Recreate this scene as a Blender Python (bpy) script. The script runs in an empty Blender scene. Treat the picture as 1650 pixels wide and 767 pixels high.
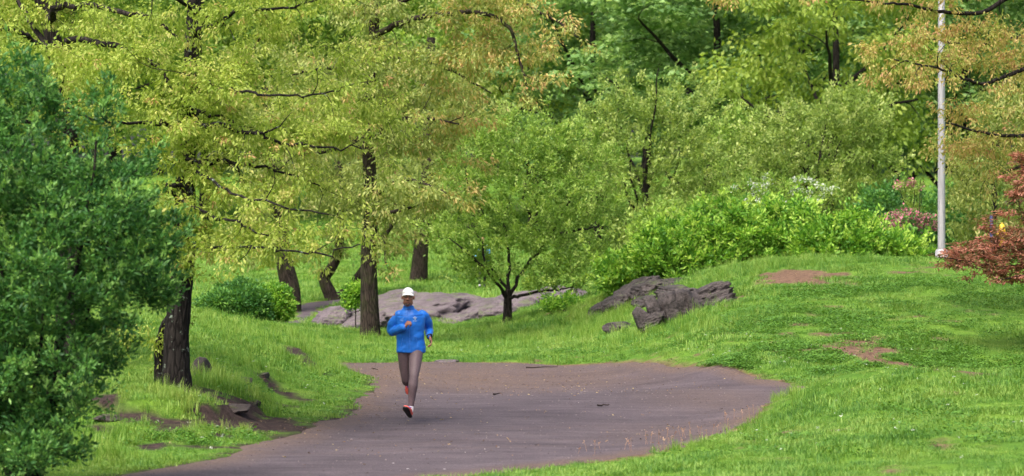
import bpy, bmesh, math, random
import numpy as np
from mathutils import Vector, Matrix, noise as mnoise

# ------------------------------------------------------------------ camera, sky, sun, exposure
SC = bpy.context.scene
COL = SC.collection
CAM_H, FPX, CX, CY = 2.4, 4583.0, 825.0, 383.5
cam = bpy.data.cameras.new('camera'); cam_o = bpy.data.objects.new('camera', cam); COL.objects.link(cam_o)
cam_o.location = (0, 0, CAM_H); cam_o.rotation_euler = (math.radians(90), 0, 0)
cam.sensor_width = 36.0; cam.lens = 100.0; cam.clip_end = 2000
cam.dof.use_dof = True; cam.dof.focus_distance = 45.0; cam.dof.aperture_fstop = 2.8
SC.camera = cam_o

world = bpy.data.worlds.new('World'); SC.world = world; world.use_nodes = True
wn = world.node_tree
SUN_EL, SUN_AZ = math.radians(58), math.radians(-150)       # azimuth from +Y, clockwise seen from above
sky = wn.nodes.new('ShaderNodeTexSky'); sky.sky_type = 'NISHITA'; sky.sun_disc = False
sky.sun_elevation = SUN_EL; sky.sun_rotation = SUN_AZ; sky.dust_density = 7.0; sky.air_density = 0.7; sky.ozone_density = 0.6
wn.nodes['Background'].inputs['Strength'].default_value = 0.11
wn.links.new(sky.outputs[0], wn.nodes['Background'].inputs['Color'])
sun = bpy.data.lights.new('sun', 'SUN'); sun.energy = 1.5; sun.angle = math.radians(32); sun.color = (1.0, 0.95, 0.87)
sun_o = bpy.data.objects.new('sun', sun); COL.objects.link(sun_o)
sd = Vector((math.sin(SUN_AZ) * math.cos(SUN_EL), math.cos(SUN_AZ) * math.cos(SUN_EL), math.sin(SUN_EL)))
sun_o.rotation_euler = sd.to_track_quat('Z', 'Y').to_euler()
SC.view_settings.view_transform = 'Standard'; SC.view_settings.look = 'None'
SC.view_settings.exposure = 1.55; SC.view_settings.gamma = 1.0; SC.view_settings.use_curve_mapping = False
SC.render.engine = 'CYCLES'
SC.cycles.use_denoising = True
SC.cycles.max_bounces = 12; SC.cycles.diffuse_bounces = 7; SC.cycles.transmission_bounces = 7

# ------------------------------------------------------------------ small helpers
RNG = np.random.default_rng(7)
def W(px, py, Y):
    return np.array([(px - CX) / FPX * Y, Y, CAM_H - (py - CY) / FPX * Y])
def tag(o, label=None, cat=None, group=None, kind=None):
    if label: o['label'] = label
    if cat: o['category'] = cat
    if group: o['group'] = group
    if kind: o['kind'] = kind
    return o
def empty(name, loc=(0, 0, 0), rz=0):
    o = bpy.data.objects.new(name, None); COL.objects.link(o)
    o.location = [float(c) for c in loc]; o.rotation_euler = (0, 0, rz); o.empty_display_size = 0.2
    return o
def tri_mesh(name, v, f, mat, smooth=False, attrs=None):
    me = bpy.data.meshes.new(name)
    v = np.ascontiguousarray(v, np.float32); f = np.ascontiguousarray(f, np.int32)
    k = f.shape[1]
    me.vertices.add(len(v)); me.vertices.foreach_set('co', v.ravel())
    me.loops.add(f.size); me.loops.foreach_set('vertex_index', f.ravel())
    me.polygons.add(len(f)); me.polygons.foreach_set('loop_start', np.arange(0, f.size, k, dtype=np.int32))
    if smooth: me.polygons.foreach_set('use_smooth', np.ones(len(f), bool))
    if attrs:
        for an, av in attrs.items():
            a = me.attributes.new(an, 'FLOAT', 'POINT'); a.data.foreach_set('value', np.ascontiguousarray(av, np.float32))
    me.update(calc_edges=True); me.validate()
    if mat: me.materials.append(mat)
    return me
def obj(name, me, parent=None):
    o = bpy.data.objects.new(name, me); COL.objects.link(o)
    if parent: o.parent = parent
    return o
def nrm(a): return a / np.maximum(np.linalg.norm(a, axis=-1, keepdims=True), 1e-9)
def _hash(ix, iy, s):
    h = (ix.astype(np.int64) * 374761393 + iy.astype(np.int64) * 668265263 + s * 982451653) & 0x7fffffff
    h = ((h ^ (h >> 13)) * 1274126177) & 0x7fffffff
    return ((h ^ (h >> 16)) & 0xffff) / 65535.0
def vnoise(x, y, s=0):
    x = np.asarray(x, float); y = np.asarray(y, float)
    ix, iy = np.floor(x), np.floor(y); fx, fy = x - ix, y - iy
    fx = fx * fx * (3 - 2 * fx); fy = fy * fy * (3 - 2 * fy)
    a, b, c, d = _hash(ix, iy, s), _hash(ix + 1, iy, s), _hash(ix, iy + 1, s), _hash(ix + 1, iy + 1, s)
    return (a * (1 - fx) + b * fx) * (1 - fy) + (c * (1 - fx) + d * fx) * fy
def fbm(x, y, s=0, o=4):
    r, a, t = 0, 1, 0
    for k in range(o):
        r = r + a * vnoise(x * 2 ** k, y * 2 ** k, s + k); t += a; a *= .5
    return r / t
def sstep(a, b, x):
    t = np.clip((x - a) / (b - a), 0, 1); return t * t * (3 - 2 * t)

# ------------------------------------------------------------------ materials
def new_mat(name):
    m = bpy.data.materials.new(name); m.use_nodes = True
    nt = m.node_tree; return m, nt, nt.nodes['Principled BSDF'], nt.nodes['Material Output']
def N(nt, typ, **kw):
    n = nt.nodes.new(typ)
    for k, v in kw.items(): setattr(n, k, v)
    return n
def ramp(nt, fac, stops, interp='LINEAR'):
    r = N(nt, 'ShaderNodeValToRGB'); r.color_ramp.interpolation = interp
    el = r.color_ramp.elements
    while len(el) < len(stops): el.new(0.5)
    for e, (p, c) in zip(el, stops): e.position = p; e.color = (*c, 1)
    nt.links.new(fac, r.inputs[0]); return r.outputs[0]
def noise_n(nt, scale, detail=4, rough=.55, vec=None, dist=0):
    n = N(nt, 'ShaderNodeTexNoise'); n.inputs['Scale'].default_value = scale; n.inputs['Detail'].default_value = detail
    n.inputs['Roughness'].default_value = rough; n.inputs['Distortion'].default_value = dist
    if vec is not None: nt.links.new(vec, n.inputs['Vector'])
    return n
def bump(nt, h, bs, strength, dist):
    b = N(nt, 'ShaderNodeBump'); b.inputs['Strength'].default_value = strength; b.inputs['Distance'].default_value = dist
    nt.links.new(h, b.inputs['Height']); nt.links.new(b.outputs[0], bs.inputs['Normal'])
def mixc(nt, fac, a, b, mode='MIX'):
    m = N(nt, 'ShaderNodeMix', data_type='RGBA', blend_type=mode)
    for sock, v in ((m.inputs[0], fac), (m.inputs[6], a), (m.inputs[7], b)):
        if hasattr(v, 'is_linked'): nt.links.new(v, sock)
        elif isinstance(v, tuple): sock.default_value = (*v, 1)
        else: sock.default_value = v
    return m.outputs[2]
def plain(name, col, rough=.6, spec=.4, metal=0):
    m, nt, bs, out = new_mat(name)
    n = noise_n(nt, 40); c = ramp(nt, n.outputs[0], [(.3, tuple(x * .85 for x in col)), (.7, tuple(min(1, x * 1.1) for x in col))])
    nt.links.new(c, bs.inputs['Base Color']); bs.inputs['Roughness'].default_value = rough
    bs.inputs['Specular IOR Level'].default_value = spec; bs.inputs['Metallic'].default_value = metal
    return m
def leaf_mat(name, stops, trans=.38, rough=.5, spec=.3, tb=(1.25, 1.2, .7)):
    m, nt, bs, out = new_mat(name)
    at = N(nt, 'ShaderNodeAttribute', attribute_name='v')
    c = ramp(nt, at.outputs['Fac'], stops)
    nt.links.new(c, bs.inputs['Base Color']); bs.inputs['Roughness'].default_value = rough
    bs.inputs['Specular IOR Level'].default_value = spec
    tr = N(nt, 'ShaderNodeBsdfTranslucent'); nt.links.new(mixc(nt, 1.0, c, tb, 'MULTIPLY'), tr.inputs['Color'])
    mx = N(nt, 'ShaderNodeMixShader'); mx.inputs[0].default_value = trans
    nt.links.new(bs.outputs[0], mx.inputs[1]); nt.links.new(tr.outputs[0], mx.inputs[2])
    nt.links.new(mx.outputs[0], out.inputs['Surface'])
    return m
def bark_mat(name, dark, light, lichen=0, moss=0):
    m, nt, bs, out = new_mat(name)
    tc = N(nt, 'ShaderNodeTexCoord'); mp = N(nt, 'ShaderNodeMapping'); mp.inputs['Scale'].default_value = (1, 1, .16)
    nt.links.new(tc.outputs['Object'], mp.inputs[0])
    vo = N(nt, 'ShaderNodeTexVoronoi', feature='DISTANCE_TO_EDGE'); vo.inputs['Scale'].default_value = 16
    nw = noise_n(nt, 6, 3, vec=mp.outputs[0]); nt.links.new(mixc(nt, .25, mp.outputs[0], nw.outputs['Color']), vo.inputs['Vector'])
    n2 = noise_n(nt, 22, 5, .65, vec=mp.outputs[0])
    c = ramp(nt, n2.outputs[0], [(.3, dark), (.7, light)])
    cr = ramp(nt, vo.outputs['Distance'], [(0.0, (.25, .25, .25)), (.18, (1, 1, 1))])
    c = mixc(nt, 1.0, c, cr, 'MULTIPLY')
    if lichen:
        nl = noise_n(nt, 9, 6, .7, vec=tc.outputs['Object'])
        lf = ramp(nt, nl.outputs[0], [(.60, (0, 0, 0)), (.66, (lichen,) * 3)])
        c = mixc(nt, lf, c, (.22, .27, .22))
    if moss:
        nl = noise_n(nt, 2.2, 5, .7, vec=tc.outputs['Object'])
        lf = ramp(nt, nl.outputs[0], [(.48, (0, 0, 0)), (.7, (moss,) * 3)])
        c = mixc(nt, lf, c, (.06, .085, .02))
    nt.links.new(c, bs.inputs['Base Color']); bs.inputs['Roughness'].default_value = .9; bs.inputs['Specular IOR Level'].default_value = .15
    bump(nt, mixc(nt, .4, cr, n2.outputs[0]), bs, .8, .03)
    return m
def rock_mat(name, a, b, moss=.0):
    m, nt, bs, out = new_mat(name)
    tc = N(nt, 'ShaderNodeTexCoord'); mp = N(nt, 'ShaderNodeMapping'); mp.inputs['Scale'].default_value = (.7, .7, 2.6); mp.inputs['Rotation'].default_value = (.35, .5, .2)
    nt.links.new(tc.outputs['Object'], mp.inputs[0])
    n1 = noise_n(nt, 1.6, 8, .66, vec=mp.outputs[0], dist=.8); n2 = noise_n(nt, 14, 6, .7, vec=tc.outputs['Object'])
    c = ramp(nt, n1.outputs[0], [(.32, a), (.5, tuple((x + y) / 2 for x, y in zip(a, b))), (.68, b)])
    c2 = ramp(nt, n2.outputs[0], [(.35, (.6, .6, .6)), (.6, (1.1, 1.1, 1.1))])
    c = mixc(nt, .8, c, c2, 'MULTIPLY')
    if moss:
        g = N(nt, 'ShaderNodeNewGeometry'); sx = N(nt, 'ShaderNodeSeparateXYZ'); nt.links.new(g.outputs['Normal'], sx.inputs[0])
        n3 = noise_n(nt, 2.2, 6, .7, vec=tc.outputs['Object'])
        ma = N(nt, 'ShaderNodeMath', operation='MULTIPLY'); nt.links.new(sx.outputs[2], ma.inputs[0]); nt.links.new(n3.outputs[0], ma.inputs[1])
        c = mixc(nt, ramp(nt, ma.outputs[0], [(.48, (0, 0, 0)), (.6, (moss,) * 3)]), c, (.10, .15, .03))
    nt.links.new(c, bs.inputs['Base Color']); bs.inputs['Roughness'].default_value = .8; bs.inputs['Specular IOR Level'].default_value = .25
    bump(nt, mixc(nt, .5, n1.outputs[0], n2.outputs[0]), bs, 1.0, .16)
    return m

M = {}
M['oak_leaf'] = leaf_mat('oak leaves', [(0, (.175, .265, .033)), (.4, (.295, .40, .057)), (.8, (.45, .53, .115)), (1, (.56, .55, .18))], .5, tb=(1.18, 1.18, .85))
M['oak_far'] = leaf_mat('olive oak leaves', [(0, (.15, .21, .05)), (.5, (.26, .33, .08)), (.85, (.40, .45, .14)), (1, (.48, .42, .18))], .47)
M['oak_rust'] = leaf_mat('rust tinted oak leaves', [(0, (.22, .30, .05)), (.4, (.38, .38, .10)), (.75, (.52, .38, .14)), (1, (.46, .26, .13))], .42)
M['bush_leaf'] = leaf_mat('viburnum leaves', [(0, (.022, .085, .022)), (.4, (.05, .16, .036)), (.75, (.11, .27, .055)), (1, (.21, .40, .095))], .36, .5, .3, (1.15, 1.15, .7))
M['crab_leaf'] = leaf_mat('crab apple leaves', [(0, (.10, .205, .032)), (.4, (.19, .325, .055)), (.75, (.31, .46, .095)), (1, (.44, .57, .16))], .45)
M['pale_leaf'] = leaf_mat('pale hawthorn leaves', [(0, (.11, .195, .038)), (.45, (.20, .305, .06)), (.8, (.32, .43, .105)), (1, (.45, .54, .18))], .43)
M['maple_leaf'] = leaf_mat('maple leaves', [(0, (.085, .18, .055)), (.4, (.15, .285, .085)), (.75, (.25, .41, .13)), (1, (.36, .51, .18))], .45, tb=(1.2, 1.15, .8))
M['lime_leaf'] = leaf_mat('yellow green leaves', [(0, (.14, .23, .03)), (.5, (.24, .35, .05)), (1, (.37, .46, .09))], .45)
M['shrub_leaf'] = leaf_mat('shrub leaves', [(0, (.05, .17, .02)), (.4, (.12, .29, .03)), (.75, (.27, .48, .06)), (1, (.42, .60, .11))], .42)
M['hedge_leaf'] = leaf_mat('hedge leaves', [(0, (.035, .12, .03)), (.5, (.07, .20, .04)), (1, (.16, .33, .05))], .3)
M['red_leaf'] = leaf_mat('red japanese maple leaves', [(0, (.10, .11, .035)), (.35, (.20, .11, .06)), (.7, (.34, .14, .09)), (1, (.47, .23, .17))], .38, tb=(1.2, .95, .85))
M['pink'] = leaf_mat('pink petals', [(0, (.50, .12, .20)), (1, (.64, .27, .35))], .3, tb=(1, .9, .9))
M['white'] = leaf_mat('white petals', [(0, (.45, .52, .40)), (1, (.62, .66, .58))], .3, tb=(1, 1, 1))
M['bark'] = bark_mat('oak bark', (.008, .007, .007), (.030, .025, .023), lichen=.8)
M['bark_far'] = bark_mat('brown bark', (.024, .018, .015), (.065, .050, .040), moss=.4)
M['bark_dark'] = bark_mat('dark wet bark', (.012, .010, .010), (.045, .037, .034))
M['rock_pale'] = rock_mat('purple grey schist', (.075, .060, .068), (.205, .17, .185), .5)
M['rock_dark'] = rock_mat('dark schist', (.012, .010, .010), (.12, .102, .100), .45)
M['rock_soil'] = rock_mat('soil stained stone', (.03, .024, .022), (.12, .10, .095), .5)

# ------------------------------------------------------------------ terrain
CTRL = [(x, y, z) for x, y, z in ((0, 0, .7), (-4, 10, .45), (4, 10, .6), (0, 20, .12), (-6, 20, .15), (6, 20, .4), (9, 27, .3))]
def cp(px, py, Y): CTRL.append(tuple(W(px, py, Y)))
PATH_PX = [(150, 790), (190, 767), (300, 748), (400, 722), (470, 702), (530, 682), (570, 662), (597, 640), (606, 622), (588, 604), (562, 592), (525, 585.5),
           (600, 583), (700, 582.5), (850, 584), (1000, 588), (1100, 598), (1200, 610), (1300, 622), (1420, 628), (1520, 634), (1500, 655), (1400, 648),
           (1310, 637), (1250, 658), (1190, 690), (1130, 711), (1000, 736), (850, 757), (740, 769), (640, 785)]
for px, py in PATH_PX: CTRL.append((*((px - CX) / FPX * (FPX * CAM_H / (py - CY)), FPX * CAM_H / (py - CY)), 0.0))
for px, py in ((800, 640), (650, 690), (1000, 660), (700, 740), (1100, 630), (450, 750)): CTRL.append((*W(px, py, FPX * CAM_H / (py - CY))[:2], 0.0))
for a in ((1320, 616, 38.2), (1400, 600, 37.5), (1500, 596, 37.5), (1650, 600, 37.5), (1350, 607, 37.8), (1450, 597, 37.8), (1570, 597, 37.8), (1150, 750, 29), (1400, 700, 31.5), (1400, 650, 34.8), (1600, 700, 31),
          (1600, 760, 27.5), (1400, 760, 27.8), (1600, 640, 35), (1290, 660, 36.5),
          (1300, 600, 48), (1500, 600, 48.5), (1650, 600, 49), (1300, 540, 53), (1500, 540, 53), (1650, 545, 53), (1300, 480, 59), (1500, 480, 59), (1650, 490, 58),
          (1350, 437, 64), (1500, 432, 64), (1650, 450, 62.5), (1250, 420, 66.5), (1350, 415, 67), (1450, 418, 67), (1550, 427, 66.5), (1680, 440, 65),
          (1200, 432, 66), (1130, 445, 67), (1180, 500, 58), (1180, 540, 53.5), (1180, 580, 49.5), (1100, 530, 58), (1050, 543, 57), (1000, 525, 65), (950, 513, 72),
          (1100, 575, 51.7), (1000, 562, 57.5), (900, 560, 61.5), (960, 472, 75), (820, 525, 77), (700, 555, 64), (600, 546, 68), (700, 573, 58), (550, 578, 56.5),
          (750, 520, 80), (550, 520, 80), (600, 470, 100), (480, 490, 96), (600, 440, 115), (450, 440, 115), (700, 415, 130), (400, 415, 130), (550, 400, 140),
          (550, 380, 150), (300, 420, 130), (800, 385, 150), (700, 457, 108), (800, 450, 105),
          (100, 722, 32), (300, 720, 32.5), (400, 690, 35), (470, 660, 39), (200, 690, 33.6), (200, 650, 34.6), (285, 628, 36), (360, 648, 36.2), (360, 602, 40),
          (430, 602, 42), (445, 640, 40.4), (400, 560, 46), (330, 540, 46.5), (480, 560, 48.5), (500, 578, 48.8), (505, 590, 49.5), (545, 582, 53), (545, 620, 45.8),
          (330, 520, 53), (450, 532, 57), (400, 522, 62), (455, 523, 79), (400, 517, 72), (330, 517, 72), (0, 600, 40), (540, 558, 61), (500, 545, 66), (100, 640, 36)):
    cp(*a)
CTRL += [(3.8, 42.6, 0.0), (5.6, 42.2, -.05), (8.4, 42.4, -.05), (5.6, 44.5, 0), (8.4, 44.5, 0), (7.7, 71, 1.75), (7.7, 77, 1.4), (11, 72, 1.75), (4.5, 72, 1.35), (7, 86, 1.0), (-10, 36, .65), (-12, 50, 1.0),
         (-12, 70, .8), (-20, 100, .5), (-25, 130, 1.8), (10, 100, 1.2), (22, 100, 1.5), (22, 130, 2.2), (8, 130, 1.9)]
CTRL += [(x, 180, 5.0) for x in (-60, -30, 0, 30, 60)] + [(x, 240, 9.0) for x in (-80, 0, 80)] + [(x, 400, 12.0) for x in (-130, 0, 130)]
CT = np.array(CTRL)
def warp(X, Y):
    Yc = np.clip(Y, 14, 400); s = np.clip(X / np.maximum(Yc, 1), -.42, .42)
    return np.stack([s * 110, 60 * np.log(Yc / 30)], -1)
_cu = warp(CT[:, 0], CT[:, 1])
def _tps(d2): return np.where(d2 > 1e-9, d2 * np.log(np.maximum(d2, 1e-9)) * .5, 0)
_n = len(CT)
_K = _tps(((_cu[:, None] - _cu[None]) ** 2).sum(-1)) + np.eye(_n) * 1.5
_Pm = np.c_[np.ones(_n), _cu]
_A = np.block([[_K, _Pm], [_Pm.T, np.zeros((3, 3))]])
_w = np.linalg.solve(_A, np.r_[CT[:, 2], 0, 0, 0])
# outline of the path on the ground
def catmull(P, n, closed=False):
    P = np.asarray(P, float); m = len(P); out = []
    for i in range(m if closed else m - 1):
        if closed: p0, p1, p2, p3 = P[i - 1], P[i], P[(i + 1) % m], P[(i + 2) % m]
        else: p0, p1, p2, p3 = P[max(i - 1, 0)], P[i], P[i + 1], P[min(i + 2, m - 1)]
        t = np.linspace(0, 1, n, endpoint=False)[:, None]
        out.append(.5 * ((2 * p1) + (p2 - p0) * t + (2 * p0 - 5 * p1 + 4 * p2 - p3) * t ** 2 + (3 * p1 - p0 - 3 * p2 + p3) * t ** 3))
    if not closed: out.append(P[-1:])
    return np.concatenate(out)
_pp = np.array([W(px, py, FPX * CAM_H / (py - CY))[:2] for px, py in PATH_PX])
_pp = np.vstack([[(-7.5, 22), (-5.6, 25.5)], _pp, [(-1.9, 24), (-2.5, 20)]])
PATH_POLY = catmull(_pp, 4, True)
FAR_POLY = catmull(np.array([W(*q)[:2] for q in ((300, 531, 75), (400, 521, 79.5), (470, 517, 82.5), (482, 507, 88), (478, 499, 94), (505, 496, 96.5), (600, 496, 96.5), (600, 501, 93), (520, 501, 93), (506, 506, 89), (484, 522, 79.5), (435, 529, 76), (300, 540, 72))]), 4, True)
def poly_sdf(X, Y, poly):
    d = np.full(X.shape, 1e9); ins = np.zeros(X.shape, bool)
    bb = (X > poly[:, 0].min() - 3) & (X < poly[:, 0].max() + 3) & (Y > poly[:, 1].min() - 3) & (Y < poly[:, 1].max() + 3)
    x, y = X[bb], Y[bb]; dd = np.full(x.shape, 1e9); ii = np.zeros(x.shape, bool)
    for a, b in zip(poly, np.roll(poly, -1, 0)):
        e = b - a; t = np.clip(((x - a[0]) * e[0] + (y - a[1]) * e[1]) / max(e @ e, 1e-12), 0, 1)
        dd = np.minimum(dd, np.hypot(x - a[0] - t * e[0], y - a[1] - t * e[1]))
        ii ^= ((a[1] > y) != (b[1] > y)) & (x < e[0] * (y - a[1]) / (e[1] if e[1] else 1e-12) + a[0])
    d[bb] = np.where(ii, -dd, dd); return d
def path_d(X, Y):
    return poly_sdf(X, Y, PATH_POLY) + (fbm(X * 1.1, Y * .7, 3, 4) - .5) * .55
def far_d(X, Y): return poly_sdf(X, Y, FAR_POLY) + (fbm(X * .8, Y * .5, 9, 3) - .5) * .5
def base_h(X, Y):
    X = np.asarray(X, float); Y = np.asarray(Y, float); sh = np.broadcast(X, Y).shape
    q = warp(np.broadcast_to(X, sh).ravel(), np.broadcast_to(Y, sh).ravel()); out = np.empty(len(q))
    for i in range(0, len(q), 20000):
        c = q[i:i + 20000]
        out[i:i + 20000] = _tps(((c[:, None] - _cu[None]) ** 2).sum(-1)) @ _w[:_n] + _w[_n] + c @ _w[_n + 1:]
    return out.reshape(sh)
def hit(px, py, y0=20.0, y1=320.0):
    Y = np.arange(y0, y1, .1); X = (px - CX) / FPX * Y; z = CAM_H - (py - CY) / FPX * Y
    i = np.argmax(base_h(X, Y) >= z); return np.array([X[i], Y[i], float(base_h(X[i], Y[i]))])
# bare soil patches: px, py, half width (m), half depth (m), strength
SOIL = [(205, 668, .5, .4, 1.3), (268, 670, .5, .35, 1.3), (330, 678, .5, .4, 1.5), (420, 686, .6, .5, 1.4), (150, 690, .4, .4, 1.0), (430, 640, .3, 1.4, .6), (330, 672, .35, .4, 1.0), (350, 700, .4, .35, .55), (250, 715, .4, .4, .55), (1310, 449, 1.0, 1.5, 1.05), (1250, 440, .6, .6, .8), (1385, 562, .9, 1.8, .68), (1270, 566, .8, .4, .5), (1420, 585, .5, .5, .4), (1200, 480, .35, .8, .7), (1455, 440, .5, .4, .7), (1620, 607, 1.2, .5, .4),
        (410, 672, .60, .9, 1.5), (470, 690, .4, .5, .7), (250, 662, .7, .5, .95), (170, 655, .5, .5, .9), (200, 690, .5, .5, .6), (500, 583, .55, .8, .95), (445, 612, .2, 1.6, .55), (480, 640, .35, 1.5, .5),
        (560, 700, .5, .6, .4), (820, 527, .3, .6, .8), (300, 632, .3, .5, .8)]
_SP = [(hit(a, b), rx, ry, s) for a, b, rx, ry, s in SOIL]
def soil_m(X, Y):
    m = np.zeros(np.broadcast(X, Y).shape)
    for p, rx, ry, s in _SP:
        m = np.maximum(m, s * np.exp(-(((X - p[0]) / rx) ** 2 + ((Y - p[1]) / ry) ** 2)))
    n = fbm(X * 2.2, Y * 1.6, 21, 5)
    m = sstep(.30, .72, m + (n - .5) * 2.3)
    d = path_d(X, Y)
    m = np.maximum(m, sstep(.34, -.05, d + (fbm(X * 4, Y * 3, 31, 3) - .5) * .5))
    m = np.maximum(m, sstep(.25, -.05, far_d(X, Y)))
    lw = np.exp(-((X + 3.2) / 1.6) ** 2 - ((Y - 34) / 3.2) ** 2)
    m = np.maximum(m, .9 * lw * sstep(.56, .64, fbm(X * 2.2, Y * 1.3, 43, 4)))
    return m
# little turf step on the left bank
STEP_PX = [(120, 668), (180, 652), (250, 655), (300, 660), (330, 667), (372, 668), (412, 657), (425, 640), (432, 620)]
STEP = np.array([hit(*p)[:2] for p in STEP_PX])
STEP2 = np.array([hit(*p)[:2] for p in ((315, 604), (345, 611), (385, 617), (420, 610), (436, 600))])
STEP3 = np.array([hit(*p)[:2] for p in ((425, 578), (455, 582), (490, 586), (530, 588))])
def step_h(X, Y):
    out = np.zeros(np.broadcast(X, Y).shape)
    for S, hh in ((STEP, .13), (STEP2, .05), (STEP3, .07)):
        best = np.full(out.shape, 1e9); side = np.zeros(out.shape)
        for a, b in zip(S[:-1], S[1:]):
            e = b - a; L = np.hypot(*e); t = np.clip(((X - a[0]) * e[0] + (Y - a[1]) * e[1]) / (L * L), 0, 1)
            d = np.hypot(X - a[0] - t * e[0], Y - a[1] - t * e[1]); s = (e[0] * (Y - a[1]) - e[1] * (X - a[0])) / L
            k = d < best; best = np.where(k, d, best); side = np.where(k, s, side)
        sd_ = np.where(side >= 0, best, -best) + (fbm(X * 3, Y * 3, 55, 3) - .5) * .25
        out += hh * (sstep(-.06, .06, sd_) - .5) * np.exp(-(best / .8) ** 2)
    return out
def ground_h(X, Y):
    X = np.asarray(X, float); Y = np.asarray(Y, float)
    h = base_h(X, Y) + (fbm(X * .9, Y * .9, 1, 4) - .5) * .12 + (fbm(X * 4, Y * 4, 5, 3) - .5) * .04
    near = (Y > 22) & (Y < 60)
    h = h + np.where(near, step_h(X, Y), 0)
    d = np.minimum(path_d(X, Y), far_d(X, Y))
    flat = base_h(X, Y) + (fbm(X * .5, Y * .5, 11, 3) - .5) * .03
    k = sstep(.9, .0, d); h = h * (1 - k) + flat * k
    return h
def gh(x, y): return float(ground_h(np.array([x]), np.array([y]))[0])
def grow_axis(a, b, st, far_lo, far_hi, g=1.12):
    c = list(np.arange(a, b + 1e-6, st)); s = st; x = b
    while x < far_hi: s *= g; x += s; c.append(x)
    s = st; x = a; lo = []
    while x > far_lo: s *= g; x -= s; lo.append(x)
    return np.array(lo[::-1] + c)
gx = grow_axis(-13, 13, .14, -190, 190); gy = grow_axis(25, 70, .14, -60, 420, 1.04)
GX, GY = np.meshgrid(gx, gy); GZ = ground_h(GX, GY)
dmin = np.minimum(path_d(GX, GY), far_d(GX, GY))
soil_v = soil_m(GX, GY)
def grid_faces(nx, ny):
    i = np.arange(ny - 1)[:, None] * nx + np.arange(nx - 1)[None]
    return np.stack([i, i + 1, i + nx + 1, i + nx], -1).reshape(-1, 4)
m, nt, bs, out = new_mat('ground turf and soil')
at = N(nt, 'ShaderNodeAttribute', attribute_name='soil')
tc = N(nt, 'ShaderNodeTexCoord')
n1 = noise_n(nt, .45, 5, .6, tc.outputs['Object']); n2 = noise_n(nt, 9, 6, .7, tc.outputs['Object']); n3 = noise_n(nt, 40, 4, .7, tc.outputs['Object'])
g = ramp(nt, n1.outputs[0], [(.3, (.055, .14, .018)), (.55, (.10, .20, .024)), (.75, (.15, .24, .04))])
g = mixc(nt, .7, g, ramp(nt, n2.outputs[0], [(.3, (.5, .55, .5)), (.65, (1.15, 1.1, 1.0))]), 'MULTIPLY')
ah = N(nt, 'ShaderNodeAttribute', attribute_name='humus')
s = mixc(nt, ah.outputs['Fac'], ramp(nt, n2.outputs[0], [(.3, (.06, .036, .026)), (.5, (.13, .082, .058)), (.75, (.23, .155, .10))]), ramp(nt, n2.outputs[0], [(.3, (.018, .013, .013)), (.55, (.048, .034, .032)), (.8, (.10, .072, .056))]))
s = mixc(nt, .6, s, ramp(nt, n3.outputs[0], [(.35, (.55, .55, .55)), (.65, (1.25, 1.2, 1.15))]), 'MULTIPLY')
nt.links.new(mixc(nt, at.outputs['Fac'], g, s), bs.inputs['Base Color']); bs.inputs['Roughness'].default_value = .95; bs.inputs['Specular IOR Level'].default_value = .1
bump(nt, mixc(nt, .5, n2.outputs[0], n3.outputs[0]), bs, .9, .05)
M['ground'] = m
gme = tri_mesh('ground', np.stack([GX, GY, GZ - .05 * sstep(.1, -.12, dmin)], -1).reshape(-1, 3), grid_faces(len(gx), len(gy)), M['ground'], True, {'soil': soil_v.ravel(), 'humus': (sstep(.5, -1.5, GX) * sstep(60, 50, GY)).ravel()})
tag(obj('ground', gme), 'grassy park ground with a mound and banks', kind='structure')

# path: its own sheet, dipping under the turf along its edge
m, nt, bs, out = new_mat('cinder path')
tc = N(nt, 'ShaderNodeTexCoord'); at = N(nt, 'ShaderNodeAttribute', attribute_name='litter'); at2 = N(nt, 'ShaderNodeAttribute', attribute_name='rut')
n1 = noise_n(nt, .7, 5, .6, tc.outputs['Object']); n2 = noise_n(nt, 26, 6, .75, tc.outputs['Object'])
vo = N(nt, 'ShaderNodeTexVoronoi'); vo.inputs['Scale'].default_value = 34; nt.links.new(tc.outputs['Object'], vo.inputs['Vector'])
c = ramp(nt, n1.outputs[0], [(.3, (.049, .039, .046)), (.6, (.074, .060, .069)), (.8, (.105, .086, .097))])
c = mixc(nt, 1.0, c, ramp(nt, n2.outputs[0], [(.30, (.5, .5, .5)), (.5, (1, 1, 1)), (.70, (1.45, 1.4, 1.38))]), 'MULTIPLY')
mp = N(nt, 'ShaderNodeMapping'); mp.inputs['Rotation'].default_value = (0, 0, -.35); mp.inputs['Scale'].default_value = (.35, 1.6, 1); nt.links.new(tc.outputs['Object'], mp.inputs[0])
n5 = noise_n(nt, 2.2, 6, .7, mp.outputs[0], .6); c = mixc(nt, 1.0, c, ramp(nt, n5.outputs[0], [(.35, (.68, .68, .70)), (.5, (1, 1, 1)), (.65, (1.22, 1.2, 1.2))]), 'MULTIPLY')
li = ramp(nt, n2.outputs[0], [(.3, (.044, .029, .025)), (.52, (.100, .068, .054)), (.7, (.18, .125, .09))])
nl = noise_n(nt, 5, 5, .75, tc.outputs['Object'])
ml = N(nt, 'ShaderNodeMath', operation='MULTIPLY'); nt.links.new(at.outputs['Fac'], ml.inputs[0])
nt.links.new(ramp(nt, nl.outputs[0], [(.28, (0, 0, 0)), (.52, (1, 1, 1))]), ml.inputs[1])
c = mixc(nt, ml.outputs[0], c, li)
c = mixc(nt, at2.outputs['Fac'], c, (.075, .058, .062))
sp = ramp(nt, vo.outputs['Distance'], [(.0, (1, 1, 1)), (.12, (0, 0, 0))])
c = mixc(nt, .18, c, sp, 'SCREEN') if False else c
nt.links.new(c, bs.inputs['Base Color']); bs.inputs['Roughness'].default_value = .85; bs.inputs['Specular IOR Level'].default_value = .25
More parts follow.
